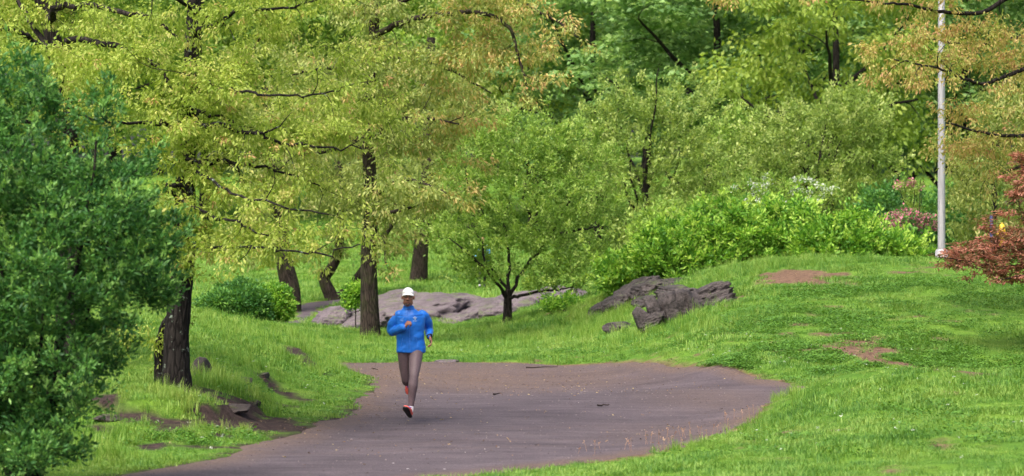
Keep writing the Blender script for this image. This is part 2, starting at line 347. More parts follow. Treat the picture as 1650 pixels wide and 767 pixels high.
bump(nt, mixc(nt, .5, n2.outputs[0], vo.outputs['Distance']), bs, .7, .025)
M['path'] = m
def path_sheet(name, poly, dfun, st, sty, label):
    x = np.arange(poly[:, 0].min() - .6, poly[:, 0].max() + .6, st); y = np.arange(poly[:, 1].min() - .6, poly[:, 1].max() + .6, sty)
    X, Y = np.meshgrid(x, y); d = dfun(X, Y)
    Z = ground_h(X, Y) + .004 - .09 * sstep(-.10, .5, d)
    rut = np.zeros(X.shape); litter = np.zeros(X.shape)
    if name == 'path':
        for o, a in ((.9, .8), (2.0, .5), (2.3, .7), (3.6, .45), (4.7, .6)):
            # wheel lines run along the near side of the bend
            u = poly_sdf(X, Y, PATH_POLY); q = (Y - 30.5 - o * .9 - .33 * (X + 3.5) - .035 * (X + 3.5) ** 2) + (fbm(X * .5, Y * .3, 60 + int(o * 10), 3) - .5) * .7
            rut = np.maximum(rut, a * np.exp(-(q / .13) ** 2) * sstep(.30, .5, fbm(X * .7, Y * .7, 70 + int(o * 10), 3)))
        Z -= rut * .018
        for px, py, rx, ry, s in ((640, 605, 1.5, 5, 1.1), (760, 612, 2.2, 5, .9), (900, 610, 2.2, 4, .7), (1150, 640, 1.2, 4, .5), (560, 660, .8, 3, .7), (1120, 700, 1, 2, .5)):
            p = hit(px, py); litter = np.maximum(litter, s * np.exp(-(((X - p[0]) / rx) ** 2 + ((Y - p[1]) / ry) ** 2)))
        litter = np.maximum(litter, .9 * sstep(-.7, -.05, d))
        rut = np.minimum(rut * 1.1, .85)
    f = grid_faces(len(x), len(y)); keep = (d.ravel()[f] < .45).all(1); f = f[keep]
    used = np.unique(f); mp = np.full(X.size, -1); mp[used] = np.arange(len(used))
    V = np.stack([X, Y, Z], -1).reshape(-1, 3)[used]
    me = tri_mesh(name, V, mp[f], M['path'], True, {'litter': litter.ravel()[used], 'rut': rut.ravel()[used]})
    tag(obj(name, me), label, kind='structure')
path_sheet('path', PATH_POLY, path_d, .10, .13, 'bending purple grey cinder path')
path_sheet('footpath', FAR_POLY, far_d, .3, .3, 'narrow pale footpath beyond the left bank')

# ------------------------------------------------------------------ grass (geometry-node instances of small turf clumps)
HID = bpy.data.collections.new('turf_templates')          # not linked to the scene
def grass_mat(name, a, b, c):
    m, nt, bs, out = new_mat(name)
    g = N(nt, 'ShaderNodeNewGeometry'); n1 = noise_n(nt, .35, 4, .6, g.outputs['Position']); n2 = noise_n(nt, 2.4, 3, .6, g.outputs['Position'])
    at = N(nt, 'ShaderNodeAttribute', attribute_name='v')
    mm = N(nt, 'ShaderNodeMath', operation='ADD'); nt.links.new(n1.outputs[0], mm.inputs[0]); nt.links.new(n2.outputs[0], mm.inputs[1])
    m2 = N(nt, 'ShaderNodeMath', operation='MULTIPLY_ADD'); nt.links.new(mm.outputs[0], m2.inputs[0]); m2.inputs[1].default_value = .5
    m3 = N(nt, 'ShaderNodeMath', operation='MULTIPLY_ADD'); nt.links.new(at.outputs['Fac'], m3.inputs[0]); m3.inputs[1].default_value = .22; m3.inputs[2].default_value = -.11
    nt.links.new(m3.outputs[0], m2.inputs[2])
    col = ramp(nt, m2.outputs[0], [(.34, a), (.5, b), (.65, c)])
    nt.links.new(col, bs.inputs['Base Color']); bs.inputs['Roughness'].default_value = .5; bs.inputs['Specular IOR Level'].default_value = .25
    tr = N(nt, 'ShaderNodeBsdfTranslucent'); nt.links.new(mixc(nt, 1.0, col, (1.2, 1.15, .6), 'MULTIPLY'), tr.inputs['Color'])
    mx = N(nt, 'ShaderNodeMixShader'); mx.inputs[0].default_value = .4
    nt.links.new(bs.outputs[0], mx.inputs[1]); nt.links.new(tr.outputs[0], mx.inputs[2]); nt.links.new(mx.outputs[0], out.inputs['Surface'])
    return m
M['grass'] = grass_mat('lawn blades', (.055, .160, .026), (.135, .275, .042), (.27, .39, .09))
M['long_grass'] = grass_mat('long grass blades', (.075, .20, .025), (.165, .31, .042), (.31, .41, .10))
def turf(name, n, rad, h0, h1, w, lean, mat, seed):
    r = np.random.default_rng(seed); a = r.uniform(0, 2 * np.pi, n); q = rad * np.sqrt(r.uniform(0, 1, n))
    b = np.stack([q * np.cos(a), q * np.sin(a), np.full(n, -.01)], -1); h = r.uniform(h0, h1, n); az = r.uniform(0, 2 * np.pi, n)
    ld = np.stack([np.cos(az), np.sin(az), 0 * az], -1); sd_ = np.stack([-np.sin(az), np.cos(az), 0 * az], -1); L = (h * r.uniform(.2, 1, n) * lean)[:, None]
    up = np.array([0, 0, 1.0]); ww = w * r.uniform(.6, 1.2, n)[:, None]; hh = h[:, None]
    v = np.stack([b - sd_ * ww, b + sd_ * ww, b + up * hh * .6 + ld * L * .3 - sd_ * ww * .7, b + up * hh * .6 + ld * L * .3 + sd_ * ww * .7, b + up * hh * .95 + ld * L], 1)
    f = np.array([[0, 1, 3], [0, 3, 2], [2, 3, 4]])[None] + 5 * np.arange(n)[:, None, None]
    me = tri_mesh(name, v.reshape(-1, 3), f.reshape(-1, 3), mat, False, {'v': np.repeat(r.uniform(0, 1, n), 5)})
    o = bpy.data.objects.new(name, me); HID.objects.link(o); return o
SHORT = [turf('lawn_clump', 80, .17, .02, .06, .0035, .9, M['grass'], 1), turf('lawn_clump', 70, .17, .025, .085, .004, 1.0, M['grass'], 2), turf('lawn_clump', 60, .16, .012, .045, .007, 1.5, M['grass'], 3)]
LONG = [turf('tuft', 46, .13, .12, .32, .0045, .8, M['long_grass'], 4), turf('tuft', 40, .10, .10, .26, .005, .7, M['long_grass'], 5), turf('tuft', 30, .16, .14, .40, .004, .6, M['long_grass'], 6)]
def scatter(name, label, X, Y, scl, temps, seed):
    r = np.random.default_rng(seed); Z = ground_h(X, Y); e = .15
    nx = -(ground_h(X + e, Y) - ground_h(X - e, Y)) / (2 * e); ny = -(ground_h(X, Y + e) - ground_h(X, Y - e)) / (2 * e)
    n = len(X)
    me = bpy.data.meshes.new(name); me.vertices.add(n); me.vertices.foreach_set('co', np.stack([X, Y, Z], -1).astype(np.float32).ravel())
    rot = np.stack([-ny * .7 * -1 * -1, nx * .7, r.uniform(0, 6.283, n)], -1).astype(np.float32); rot[:, 2] = r.uniform(0, 6.283, n); rot[:, :2] = 0
    a = me.attributes.new('rot', 'FLOAT_VECTOR', 'POINT'); a.data.foreach_set('vector', rot.ravel())
    a = me.attributes.new('scl', 'FLOAT', 'POINT'); a.data.foreach_set('value', np.asarray(scl, np.float32))
    a = me.attributes.new('idx', 'INT', 'POINT'); a.data.foreach_set('value', r.integers(0, len(temps), n).astype(np.int32))
    o = obj(name, me); tag(o, label, 'grass', kind='stuff')
    ng = bpy.data.node_groups.new(name, 'GeometryNodeTree')
    ng.interface.new_socket('Geometry', in_out='INPUT', socket_type='NodeSocketGeometry'); ng.interface.new_socket('Geometry', in_out='OUTPUT', socket_type='NodeSocketGeometry')
    gi = ng.nodes.new('NodeGroupInput'); go = ng.nodes.new('NodeGroupOutput'); ip = ng.nodes.new('GeometryNodeInstanceOnPoints'); g2 = ng.nodes.new('GeometryNodeGeometryToInstance')
    for t in temps:
        oi = ng.nodes.new('GeometryNodeObjectInfo'); oi.inputs['Object'].default_value = t; ng.links.new(oi.outputs['Geometry'], g2.inputs[0])
    def na(nm, dt):
        q = ng.nodes.new('GeometryNodeInputNamedAttribute'); q.data_type = dt; q.inputs['Name'].default_value = nm; return q.outputs['Attribute']
    ng.links.new(gi.outputs[0], ip.inputs['Points']); ng.links.new(g2.outputs[0], ip.inputs['Instance']); ip.inputs['Pick Instance'].default_value = True
    ng.links.new(na('idx', 'INT'), ip.inputs['Instance Index']); ng.links.new(na('rot', 'FLOAT_VECTOR'), ip.inputs['Rotation']); ng.links.new(na('scl', 'FLOAT'), ip.inputs['Scale'])
    ng.links.new(ip.outputs[0], go.inputs[0])
    md = o.modifiers.new('clumps', 'NODES'); md.node_group = ng
    return o
def cand(y0, y1, dens, seed, marg=1.35):
    r = np.random.default_rng(seed); hw = .18 * y1 * marg; n = int((y1 - y0) * 2 * hw * dens)
    X = r.uniform(-hw, hw, n); Y = r.uniform(y0, y1, n); k = np.abs(X) < .18 * Y * marg + .5
    return X[k], Y[k]
xs, ys, ss = [], [], []
for y0, y1, dn, sc_ in ((22, 40, 52, .85), (40, 52, 40, .95), (52, 70, 26, 1.15), (70, 90, 11, 1.6), (90, 125, 4.0, 2.4), (125, 170, 1.2, 4.0)):
    X, Y = cand(y0, y1, dn, int(y0)); s_ = soil_m(X, Y); k = RNG.uniform(0, 1, len(X)) > s_ * .98
    d = np.minimum(path_d(X, Y), far_d(X, Y)); k &= d > .02
    X, Y = X[k], Y[k]; xs.append(X); ys.append(Y)
    ss.append(sc_ * (.65 + .75 * sstep(.3, .75, fbm(X * .8, Y * .5, 81, 3))) * RNG.uniform(.75, 1.25, len(X)) * (1 - .35 * sstep(.9, .1, d[k])))
scatter('grass', 'short bright green lawn grass over the mound and banks', np.concatenate(xs), np.concatenate(ys), np.concatenate(ss), SHORT, 5)
# taller grass: left bank crest, beside the path, around rocks
xs, ys, ss = [], [], []
def tall(px, py, rx, ry, n, s, seed):
    p = hit(px, py); r = np.random.default_rng(seed); X = p[0] + r.normal(0, rx, n); Y = p[1] + r.normal(0, ry, n)
    k = (np.minimum(path_d(X, Y), far_d(X, Y)) > .06) & (soil_m(X, Y) < .6); X, Y = X[k], Y[k]
    xs.append(X); ys.append(Y); ss.append(s * r.uniform(.5, 1.25, len(X)))
for i, a in enumerate(((420, 540, .9, 2.6, 170, .65), (350, 545, .5, 2.5, 80, .65), (500, 555, .5, 3, 110, .6), (480, 570, .4, 1.2, 160, .7), (360, 630, .3, .7, 120, .75), (390, 590, .3, 1.2, 80, .6),
                       (330, 690, .5, .5, 60, .55), (180, 700, .6, .8, 60, .6), (240, 640, .5, .5, 60, .55), (130, 740, .4, .6, 60, .7), (310, 665, .15, .2, 14, 1.0),
                       (880, 545, 2.0, 5, 300, .8), (980, 520, .8, 3, 160, .9), (1060, 535, .8, 1.0, 120, .8), (960, 500, .6, 1.2, 70, 1.0), (1140, 530, .5, .8, 50, .8), (600, 548, .6, 1.5, 80, .7), (820, 528, .5, 1.2, 50, .8),
                       (1270, 640, .25, 1.2, 60, .5), (1230, 690, .3, 1.0, 70, .45), (1130, 722, .5, .5, 60, .4), (1180, 442, .7, 1.0, 80, .8), (1300, 425, 1.2, .8, 120, .7), (700, 565, 2.5, 2, 120, .5), (1000, 575, 1.5, 1.5, 110, .5))):
    tall(*a, 100 + i)
scatter('long_grass', 'tufts of taller pale green grass along the banks', np.concatenate(xs), np.concatenate(ys), np.concatenate(ss), LONG, 6)

M['clover'] = leaf_mat('clover leaves', [(0, (.04, .125, .016)), (.5, (.078, .19, .024)), (1, (.13, .27, .04))], .35)
def clover_tuft(seed):
    r = np.random.default_rng(seed); n = 46; a = r.uniform(0, 6.283, n); q = .16 * np.sqrt(r.uniform(0, 1, n)); c = np.stack([q * np.cos(a), q * np.sin(a), r.uniform(.01, .055, n)], -1)
    az = r.uniform(0, 6.283, n); d = np.stack([np.cos(az), np.sin(az), r.normal(0, .35, n)], -1); sd_ = np.stack([-np.sin(az), np.cos(az), r.normal(0, .35, n)], -1); w = r.uniform(.009, .019, n)[:, None]
    v = np.stack([c - d * w, c + sd_ * w * .8, c + d * w, c - sd_ * w * .8], 1); k = 4 * np.arange(n)[:, None]; f = np.concatenate([k + np.array([[0, 1, 2]]), k + np.array([[0, 2, 3]])])
    o = bpy.data.objects.new('clover_tuft', tri_mesh('clover_tuft', v.reshape(-1, 3), f, M['clover'], False, {'v': np.repeat(r.uniform(0, 1, n), 4)})); HID.objects.link(o); return o
xs, ys, ss = [], [], []
for i, (px, py, rx, ry, n) in enumerate(((1330, 585, 1.3, 1.4, 900), (1500, 592, 1.6, 1.0, 800), (1200, 585, 1.0, 1.0, 420), (1280, 520, 1.4, 1.4, 800), (1430, 470, 1.6, 1.1, 800), (1580, 500, 1.3, 1.5, 500), (1480, 560, 1.2, 1.0, 420), (1400, 700, .9, 1.0, 70), (1560, 660, .9, .8, 80), (960, 560, 1.3, 2, 160), (330, 705, .7, .6, 120), (440, 655, .5, .8, 200), (470, 590, .4, .9, 160), (900, 572, 2, 1.2, 200))):
    p = hit(px, py); r = np.random.default_rng(300 + i); X = r.normal(p[0], rx, n); Y = r.normal(p[1], ry, n); k = (np.minimum(path_d(X, Y), far_d(X, Y)) > .08) & (soil_m(X, Y) < .75) & (fbm(X * 1.3, Y * .9, 91, 3) > .44)
    xs.append(X[k]); ys.append(Y[k]); ss.append(r.uniform(.8, 1.5, k.sum()))
scatter('clover', 'low dark green clover patches in the lawn', np.concatenate(xs), np.concatenate(ys), np.concatenate(ss), [clover_tuft(1), clover_tuft(2)], 9)['category'] = 'clover'

# ------------------------------------------------------------------ trees
UP = np.array([0, 0, 1.0])
def tubes(P, R, sides):
    """P (N,S,3), R (N,S) -> verts, tris of N tapered tubes"""
    Nn, S, _ = P.shape
    T = np.gradient(P, axis=1); T = nrm(T)
    ref = np.where(np.abs(T[:, :1, 2:3]) > .9, np.array([1.0, 0, 0]), UP) * np.ones_like(T)
    A = nrm(np.cross(T, ref)); B = np.cross(T, A)
    ang = np.arange(sides) / sides * 2 * np.pi
    V = P[:, :, None] + R[:, :, None, None] * (A[:, :, None] * np.cos(ang)[None, None, :, None] + B[:, :, None] * np.sin(ang)[None, None, :, None])
    idx = np.arange(Nn * S * sides).reshape(Nn, S, sides); a = idx[:, :-1]; b = idx[:, 1:]; a2 = np.roll(a, -1, 2); b2 = np.roll(b, -1, 2)
    F = np.concatenate([np.stack([a, a2, b2], -1).reshape(-1, 3), np.stack([a, b2, b], -1).reshape(-1, 3)])
    return V.reshape(-1, 3), F
class Skel:
    def __init__(s, seed): s.P = np.zeros((40000, 3)); s.R = np.zeros(40000); s.D = np.zeros((40000, 3)); s.n = 0; s.ok = np.zeros(40000, bool); s.tubes = []; s.rng = np.random.default_rng(seed)
    def add(s, pts, rad, ok=True):
        k = len(pts); d = nrm(np.gradient(pts, axis=0)); s.P[s.n:s.n + k] = pts; s.R[s.n:s.n + k] = rad; s.D[s.n:s.n + k] = d; s.ok[s.n:s.n + k] = ok; s.n += k
    def limb(s, pts, r0, r1, n=6, ok=True, sides=9, flare=0, wob=.03):
        c = catmull(pts, n); k = len(c); t = np.linspace(0, 1, k); r = r0 + (r1 - r0) * t ** .8
        if flare: r = r * (1 + flare * np.exp(-t * k / 2.2))
        L = np.linalg.norm(c[-1] - c[0]); c[1:] += s.rng.normal(0, wob * .25 * min(L, 2) , (k - 1, 3)) * np.array([1, 1, .6])
        s.tubes.append((c[None], r[None], sides)); s.add(c, r, ok if not np.isscalar(ok) else np.full(k, ok)); return c
    def grow(s, T, nseg, kr=.016, droop=0.0, sides=4, wob=.05, rmin=.004, reg=True):
        n0 = s.n; P0 = s.P[:n0][s.ok[:n0]]
        if len(P0) == 0: return np.zeros((0, nseg, 3))
        dm = np.sqrt(((T[:, None] - P0[None, ::max(1, len(P0) // 400)]) ** 2).sum(-1)).min(1)
        out = np.zeros((len(T), nseg, 3)); rr = np.zeros((len(T), nseg)); tt = np.linspace(0, 1, nseg)[:, None]
        for j, i in enumerate(np.argsort(dm)):
            t = T[i]; P = s.P[:s.n]; dv = t - P; d = np.sqrt((dv * dv).sum(1)) + 1e-6
            cosv = (dv * s.D[:s.n]).sum(1) / d
            cost = d * (1 + .55 * (1 - cosv)); cost[~s.ok[:s.n]] = 1e9
            k = int(np.argmin(cost)); p = P[k]; L = d[k]
            d0 = s.D[k] * .55 + (t - p) / L * .45
            c = p + d0 / np.linalg.norm(d0) * L * .45
            pts = (1 - tt) ** 2 * p + 2 * tt * (1 - tt) * c + tt ** 2 * t
            pts[1:] += s.rng.normal(0, wob * L, (nseg - 1, 3)) * np.linspace(.3, 1, nseg - 1)[:, None] * .6
            pts[:, 2] += droop * L * (tt[:, 0] - tt[:, 0] ** 2 * 1.5)
            r0 = min(.7 * s.R[k], kr * L + rmin); rad = np.linspace(r0, max(r0 * .25, .0025), nseg)
            out[j] = pts; rr[j] = rad
            if reg: s.add(pts[1:], rad[1:])
        s.tubes.append((out, rr, sides)); return out
    def mesh(s, name, mat, origin):
        V, F, o = [], [], 0
        for P, R, sd_ in s.tubes:
            if len(P) == 0: continue
            v, f = tubes(P, R, sd_); V.append(v); F.append(f + o); o += len(v)
        return tri_mesh(name, np.concatenate(V) - origin, np.concatenate(F), mat, True)
def limb_targets(sk, n, off):
    idx = np.concatenate([np.arange(len(t[0][0])) * 0 + i for i, t in enumerate(sk.tubes[1:], 1) if len(t[0]) == 1]); P_ = np.concatenate([t[0][0] for t in sk.tubes[1:] if len(t[0]) == 1])
    k = sk.rng.integers(0, len(P_), n); return P_[k] + sk.rng.normal(0, off, (n, 3)) * np.array([1, 1, .8])
def sample_env(env, n, rng, shell=4.0):
    vol = np.array([e[1][0] * e[1][1] * e[1][2] * (e[2] if len(e) > 2 else 1) for e in env]); cnt = rng.multinomial(n, vol / vol.sum()); out = []
    for e, k in zip(env, cnt):
        d = nrm(rng.normal(0, 1, (k, 3))); r = rng.uniform(0, 1, (k, 1)) ** (1 / shell); out.append(np.asarray(e[0]) + d * r * np.asarray(e[1]))
    return np.concatenate(out)
def leaves(tw, per, L, Wd, mode, spread, rng, tmin=.3, clus=0, crad=.06, vbias=0.0, vspread=1.0):
    Nn, S, _ = tw.shape
    per = int(per); ti = rng.integers(0, Nn, Nn * per); t = rng.uniform(tmin, 1.0, len(ti)) ** .8 * (S - 1.001); i0 = t.astype(int); fr = (t - i0)[:, None]
    p = tw[ti, i0] * (1 - fr) + tw[ti, i0 + 1] * fr
    td = nrm(tw[ti, -1] - tw[ti, 0])
    sq = np.array([1, 1, .45]) if mode == 'flat' else np.array([1, 1, .8]); tvc = rng.uniform(0, 1, Nn)[ti]
    if clus:   # leaves sit in tufts along the twig
        tc_ = rng.uniform(tmin, 1.0, (Nn, clus)); tc_[:, 0] = 1.0; tc_ *= S - 1.001; j0 = tc_.astype(int); fc = (tc_ - j0)[..., None]; ii = np.arange(Nn)[:, None]
        cc = tw[ii, j0] * (1 - fc) + tw[ii, j0 + 1] * fc + rng.normal(0, spread, (Nn, clus, 3)) * sq; ci = rng.integers(0, clus, len(ti))
        off = rng.normal(0, crad, p.shape) * sq; p = cc[ti, ci] + off; tvc = .4 * tvc + .6 * rng.uniform(0, 1, (Nn, clus))[ti, ci]; rnd = rng.normal(0, .6, p.shape) + off / crad * .8
    else:
        p = p + rng.normal(0, spread, p.shape) * sq; rnd = rng.normal(0, 1, p.shape)
    if mode == 'droop': d = td * .35 + rnd * .5 + np.array([0, 0, -.75])
    elif mode == 'flat': d = td * .4 + rnd * np.array([.8, .8, .25]) + np.array([0, 0, -.25])
    elif mode == 'up': d = td * .6 + rnd * .55 + np.array([0, 0, .35])
    else: d = td * .4 + rnd * .7
    d = nrm(d)
    if mode == 'flat': nn = nrm(rng.normal(0, .45, p.shape) + UP)
    else: nn = nrm(rng.normal(0, 1, p.shape) + UP * .5)
    sd_ = nrm(np.cross(d, nn)); nn = np.cross(sd_, d)
    l = (L * rng.uniform(.45, 1.4, len(p)))[:, None]; w = (Wd * rng.uniform(.7, 1.2, len(p)))[:, None] * .5
    v = np.stack([p, p + d * l * .48 + sd_ * w + nn * w * .35, p + d * l - nn * l * .08, p + d * l * .48 - sd_ * w + nn * w * .35], 1)
    k = 4 * np.arange(len(p))[:, None]
    f = np.concatenate([k + np.array([[0, 1, 2]]), k + np.array([[0, 2, 3]])])
    tv = tvc * .72 + rng.uniform(0, 1, len(p)) * .28
    return v.reshape(-1, 3), f, np.repeat(np.clip(.5 + (tv - .5) * 1.5 * vspread + vbias, 0, 1), 4)
def shoots(tw, n, L, rng, up=.8):
    i = rng.integers(0, len(tw), n); p = tw[i, -1]; c = tw[:, -1].mean(0); o = nrm(p - c) * np.array([1, 1, .5]); d = nrm(o * .6 + UP * up + rng.normal(0, .25, p.shape)); l = L * rng.uniform(.4, 1.2, (n, 1))
    t = np.linspace(0, 1, 4)[None, :, None]; return p[:, None] + d[:, None] * l[:, None] * t + rng.normal(0, .02, (n, 4, 3)) * t
class Crown:
    def __init__(s): s.v, s.f, s.a, s.o = [], [], [], 0
    def add(s, r): s.v.append(r[0]); s.f.append(r[1] + s.o); s.a.append(r[2]); s.o += len(r[0])
    def mesh(s, name, mat, origin): return tri_mesh(name, np.concatenate(s.v) - origin, np.concatenate(s.f), mat, False, {'v': np.concatenate(s.a)})
def finish(name, label, cat, sk, crowns, bark, base, group=None, trunk='trunk'):
    base = np.array([base[0], base[1], base[2]], float)
    e = empty(name, base); tag(e, label, cat, group)
    obj(trunk, sk.mesh(trunk, bark, base), e)
    for nm, cr, mat in crowns: tag(obj(nm, cr.mesh(nm, mat, base), e), kind='stuff')
    return e
def copy_tree(e, loc, rz, sc, label, group=None):
    c = e.copy(); COL.objects.link(c); c.location = [float(q) for q in loc]; c.rotation_euler = (0, 0, rz); c.scale = (sc,) * 3; c['label'] = label
    if group: c['group'] = group
    for ch in e.children:
        q = ch.copy(); COL.objects.link(q); q.parent = c
    return c
def ell(px, py, Y, rx, rz, ry, wgt=1.0):
    """ellipsoid of leaves: centre by direction and distance, half sizes in photo pixels (x, z) and metres (y)"""
    return (W(px, py, Y), (rx / FPX * Y, ry, rz / FPX * Y), wgt)
def veil(px, y0, y1, Y, n, rng, wx, dep):
    return np.array([W(px + rng.normal(0, wx), rng.uniform(y0, y1), Y - rng.uniform(.25, 1.0) * dep) for _ in range(n)])
def sprays(env, n, rng, rx, rz):
    return [(c, (rx * u, rx * u * .9, rz * u), 1.0) for c, u in zip(sample_env(env, n, rng, 2.4), rng.uniform(.6, 1.35, n))]
def clear(T, f): return T[f(T)]

# --- oak with lichen on the left bank
b = hit(287, 628); YA = b[1]; b[2] -= .12
sk = Skel(11)
ok = np.r_[np.zeros(14, bool), np.ones(60, bool)]
pts = [b, W(284, 570, YA), W(288, 500, YA), W(296, 410, YA), W(299, 300, YA), W(306, 175, YA), W(312, 60, YA), W(318, -80, YA), W(316, -230, YA)]
c = catmull(pts, 6); sk.limb(pts, .185, .09, 6, np.arange(len(c)) > 12, 14, .28, .008)
sk.limb([W(262, 618, YA + .3), W(258, 570, YA + .3), W(264, 530, YA + .2), W(280, 500, YA)], .09, .05, 4, False, 8, .3)
LIMB_A = [[(299, 300, 0), (270, 302, -.6), (300, 330, -1.2), (381, 360, -1.8), (430, 380, -2.0)], [(298, 380, 0), (330, 400, -.8), (390, 397, -1.4), (433, 400, -1.8), (512, 408, -2.2), (581, 394, -2.6)],
          [(306, 200, 0), (250, 198, -.6), (172, 196, -1.0), (110, 180, -1.2)], [(306, 200, 0), (365, 205, .4), (417, 219, .8), (500, 235, 1.0), (590, 240, 1.2)],
          [(310, 117, 0), (365, 143, -.8), (420, 151, -1.4), (504, 154, -2), (560, 140, -2.4)], [(312, 60, 0), (380, 20, .5), (470, 10, 1), (560, -5, 1.3)],
          [(300, 290, 0), (350, 262, 1), (430, 270, 1.8), (520, 300, 2.2)], [(302, 250, 0), (350, 300, -1.5), (440, 330, -2.2), (520, 345, -2.6)], [(314, 20, 0), (230, -40, -.8), (150, -60, -1.6)], [(316, -60, 0), (400, -90, -.8), (520, -80, -1.4), (640, -60, -1.6)]]
for li_, l in enumerate(LIMB_A): sk.limb([W(x, y, YA + dy * .5 - .5 - 1.5 * min(1, abs(x - 300) / 120)) for x, y, dy in l], (.042, .026, .034)[li_ % 3], .008, 6, True, 7, 0, .06)
env = [ell(330, 130, YA + .2, 270, 190, 2.4), ell(470, 200, YA, 240, 150, 2.4), ell(430, 330, YA - 1.2, 170, 75, 1.6, 2.0), ell(540, 110, YA - .8, 190, 130, 1.8), ell(200, 90, YA, 190, 110, 2.2), ell(400, -140, YA, 330, 130, 2.6, .7), ell(520, 385, YA - 2.6, 90, 28, .7, 3), ell(400, 400, YA - 2.2, 100, 34, .7, 4), ell(450, 375, YA - 2.4, 150, 40, .8, 2.5), ell(235, 280, YA + .6, 110, 90, 1.6, 1.2)]
LT = limb_targets(sk, 150, .25); T1 = sample_env(env, 120, sk.rng, 2.5); sk.grow(T1, 6, .019, .08, 5, .08)
tw = sk.grow(np.concatenate([sample_env(sprays(env, 92, sk.rng, .62, .17), 620, sk.rng, 2.2), LT, veil(303, 60, 140, YA, 10, sk.rng, 26, .9), veil(302, 200, 265, YA, 14, sk.rng, 28, .9), veil(300, 320, 450, YA, 30, sk.rng, 30, .9)]), 5, .012, .06, 3, .06, .004)
cr = Crown(); cr.add(leaves(tw, 62, .064, .030, 'droop', .04, sk.rng, .15, 6, .048))
ck = Crown(); ck.add(leaves(tw[::4], 12, .07, .020, 'droop', .03, sk.rng, .7, 1, .03, vbias=.1))
finish('oak_tree', 'dark lichen-spotted oak with yellow green leaves on the left bank, right of the big bush', 'tree', sk, [('crown', cr, M['oak_leaf']), ('catkins', ck, M['oak_rust'])], M['bark'], b, 'young-leaved oaks')

# --- oak whose trunk shows above the big bush
sk = Skel(12); YB = 39.0; xb = W(112, 400, YB)[0]; b = np.array([xb, YB, gh(xb, YB) - .1])
pts = [b, W(114, 420, YB), W(110, 260, YB), W(97, 120, YB), W(80, 40, YB), W(50, -60, YB), W(30, -200, YB)]
c = catmull(pts, 6); sk.limb(pts, .21, .07, 6, np.arange(len(c)) > 9, 12, .3, .006)
for l in ([(98, 130, 0), (112, 65, -.5), (157, 70, -1), (209, 78, -1.4), (245, 96, -1.8), (271, 136, -2.0), (313, 177, -2.2), (365, 193, -2.5), (420, 214, -2.7)], [(97, 120, 0), (60, 70, -.5), (20, 50, -1), (-40, 40, -1.5)], [(80, 40, 0), (105, 8, -.6), (209, 21, -1.2), (261, 34, -1.6), (284, 63, -1.8)],
          [(92, 100, 0), (40, 20, .6), (0, -40, .8)], [(108, 230, 0), (60, 200, -.6), (-20, 190, -1)], [(80, 40, 0), (120, -60, .4), (200, -120, .8)]):
    sk.limb([W(x, y, YB + dy - .8) for x, y, dy in l], .055, .016, 6, True, 7, 0, .05)
env = [ell(80, 40, YB + 1.2, 210, 120, 2.0), ell(180, 80, YB - .3, 160, 100, 1.8, 1.4), ell(20, 130, YB + 1, 150, 130, 1.8), ell(150, -110, YB, 260, 110, 2.4, .6), ell(200, 180, YB + .5, 130, 80, 1.6)]
sk.grow(sample_env(env, 90, sk.rng, 2.5), 6, .014, .08, 5, .05)
tw = sk.grow(np.concatenate([sample_env(sprays(env, 46, sk.rng, .62, .16), 460, sk.rng, 2.2), limb_targets(sk, 90, .25)]), 5, .010, .06, 3, .05, .003)
cr = Crown(); cr.add(leaves(tw, 60, .072, .034, 'droop', .035, sk.rng, .2, 5, .056))
finish('oak_tree', 'oak with a dark trunk rising behind the top of the big dark green bush', 'tree', sk, [('crown', cr, M['oak_leaf'])], M['bark_dark'], b, 'young-leaved oaks')

# --- straight oak behind the runner
b = hit(597, 545); YC = b[1]; b[2] -= .15
sk = Skel(13)
pts = [b, W(595, 470, YC), W(594, 410, YC), W(598, 330, YC), W(594, 240, YC), W(596, 150, YC), W(602, 60, YC), W(606, -60, YC), W(604, -180, YC)]
c = catmull(pts, 6); sk.limb(pts, .235, .10, 6, np.arange(len(c)) > 12, 14, .30, .004)
for l in ([(598, 330, 0), (620, 300, -1), (660, 290, -2), (720, 310, -3)], [(594, 240, 0), (625, 200, -.5), (680, 190, -1), (740, 200, -1.5)], [(602, 60, 0), (661, 31, -1), (734, 21, -2), (778, 21, -2.6), (820, 44, -3), (835, 90, -3.2), (845, 125, -3.4), (851, 155, -3.4)],
          [(600, 100, 0), (650, 95, 1), (720, 110, 2), (790, 150, 2.6)], [(602, 30, 0), (700, -20, -1), (800, -10, -2), (890, 30, -2.6), (930, 60, -2.8)], [(600, 130, 0), (540, 110, -1), (470, 120, -2)], [(596, 210, 0), (540, 240, -1), (480, 250, -2)],
          [(598, 350, 0), (640, 340, -1.5), (690, 325, -2.6)], [(597, 390, 0), (612, 385, -.6), (620, 400, -1.0), (622, 425, -1.2)]):
    sk.limb([W(x, y, YC + dy) for x, y, dy in l], .085, .02, 6, True, 7, 0, .03)
env = [ell(640, 90, YC, 220, 120, 4), ell(700, 200, YC + .5, 130, 110, 3, .8), ell(780, 40, YC - 2.4, 130, 80, 2, 2.2), ell(560, 230, YC, 120, 130, 3), ell(625, 300, YC - 1.2, 120, 34, 2.5, 1.2), ell(545, 300, YC - .5, 130, 55, 2), ell(700, -90, YC, 280, 90, 4, .5), ell(850, 110, YC - 3, 70, 55, 1, 2)]
sk.grow(sample_env(env, 130, sk.rng, 2.5), 6, .014, .08, 5, .05)
T2 = np.concatenate([sample_env(sprays(env, 90, sk.rng, 1.0, .28), 740, sk.rng, 2.2), limb_targets(sk, 130, .4), veil(600, -10, 190, YC, 30, sk.rng, 18, 1.6)]); tw = sk.grow(T2, 5, .011, .05, 3, .05, .004)
pxv = CX + tw[:, -1, 0] / tw[:, -1, 1] * FPX
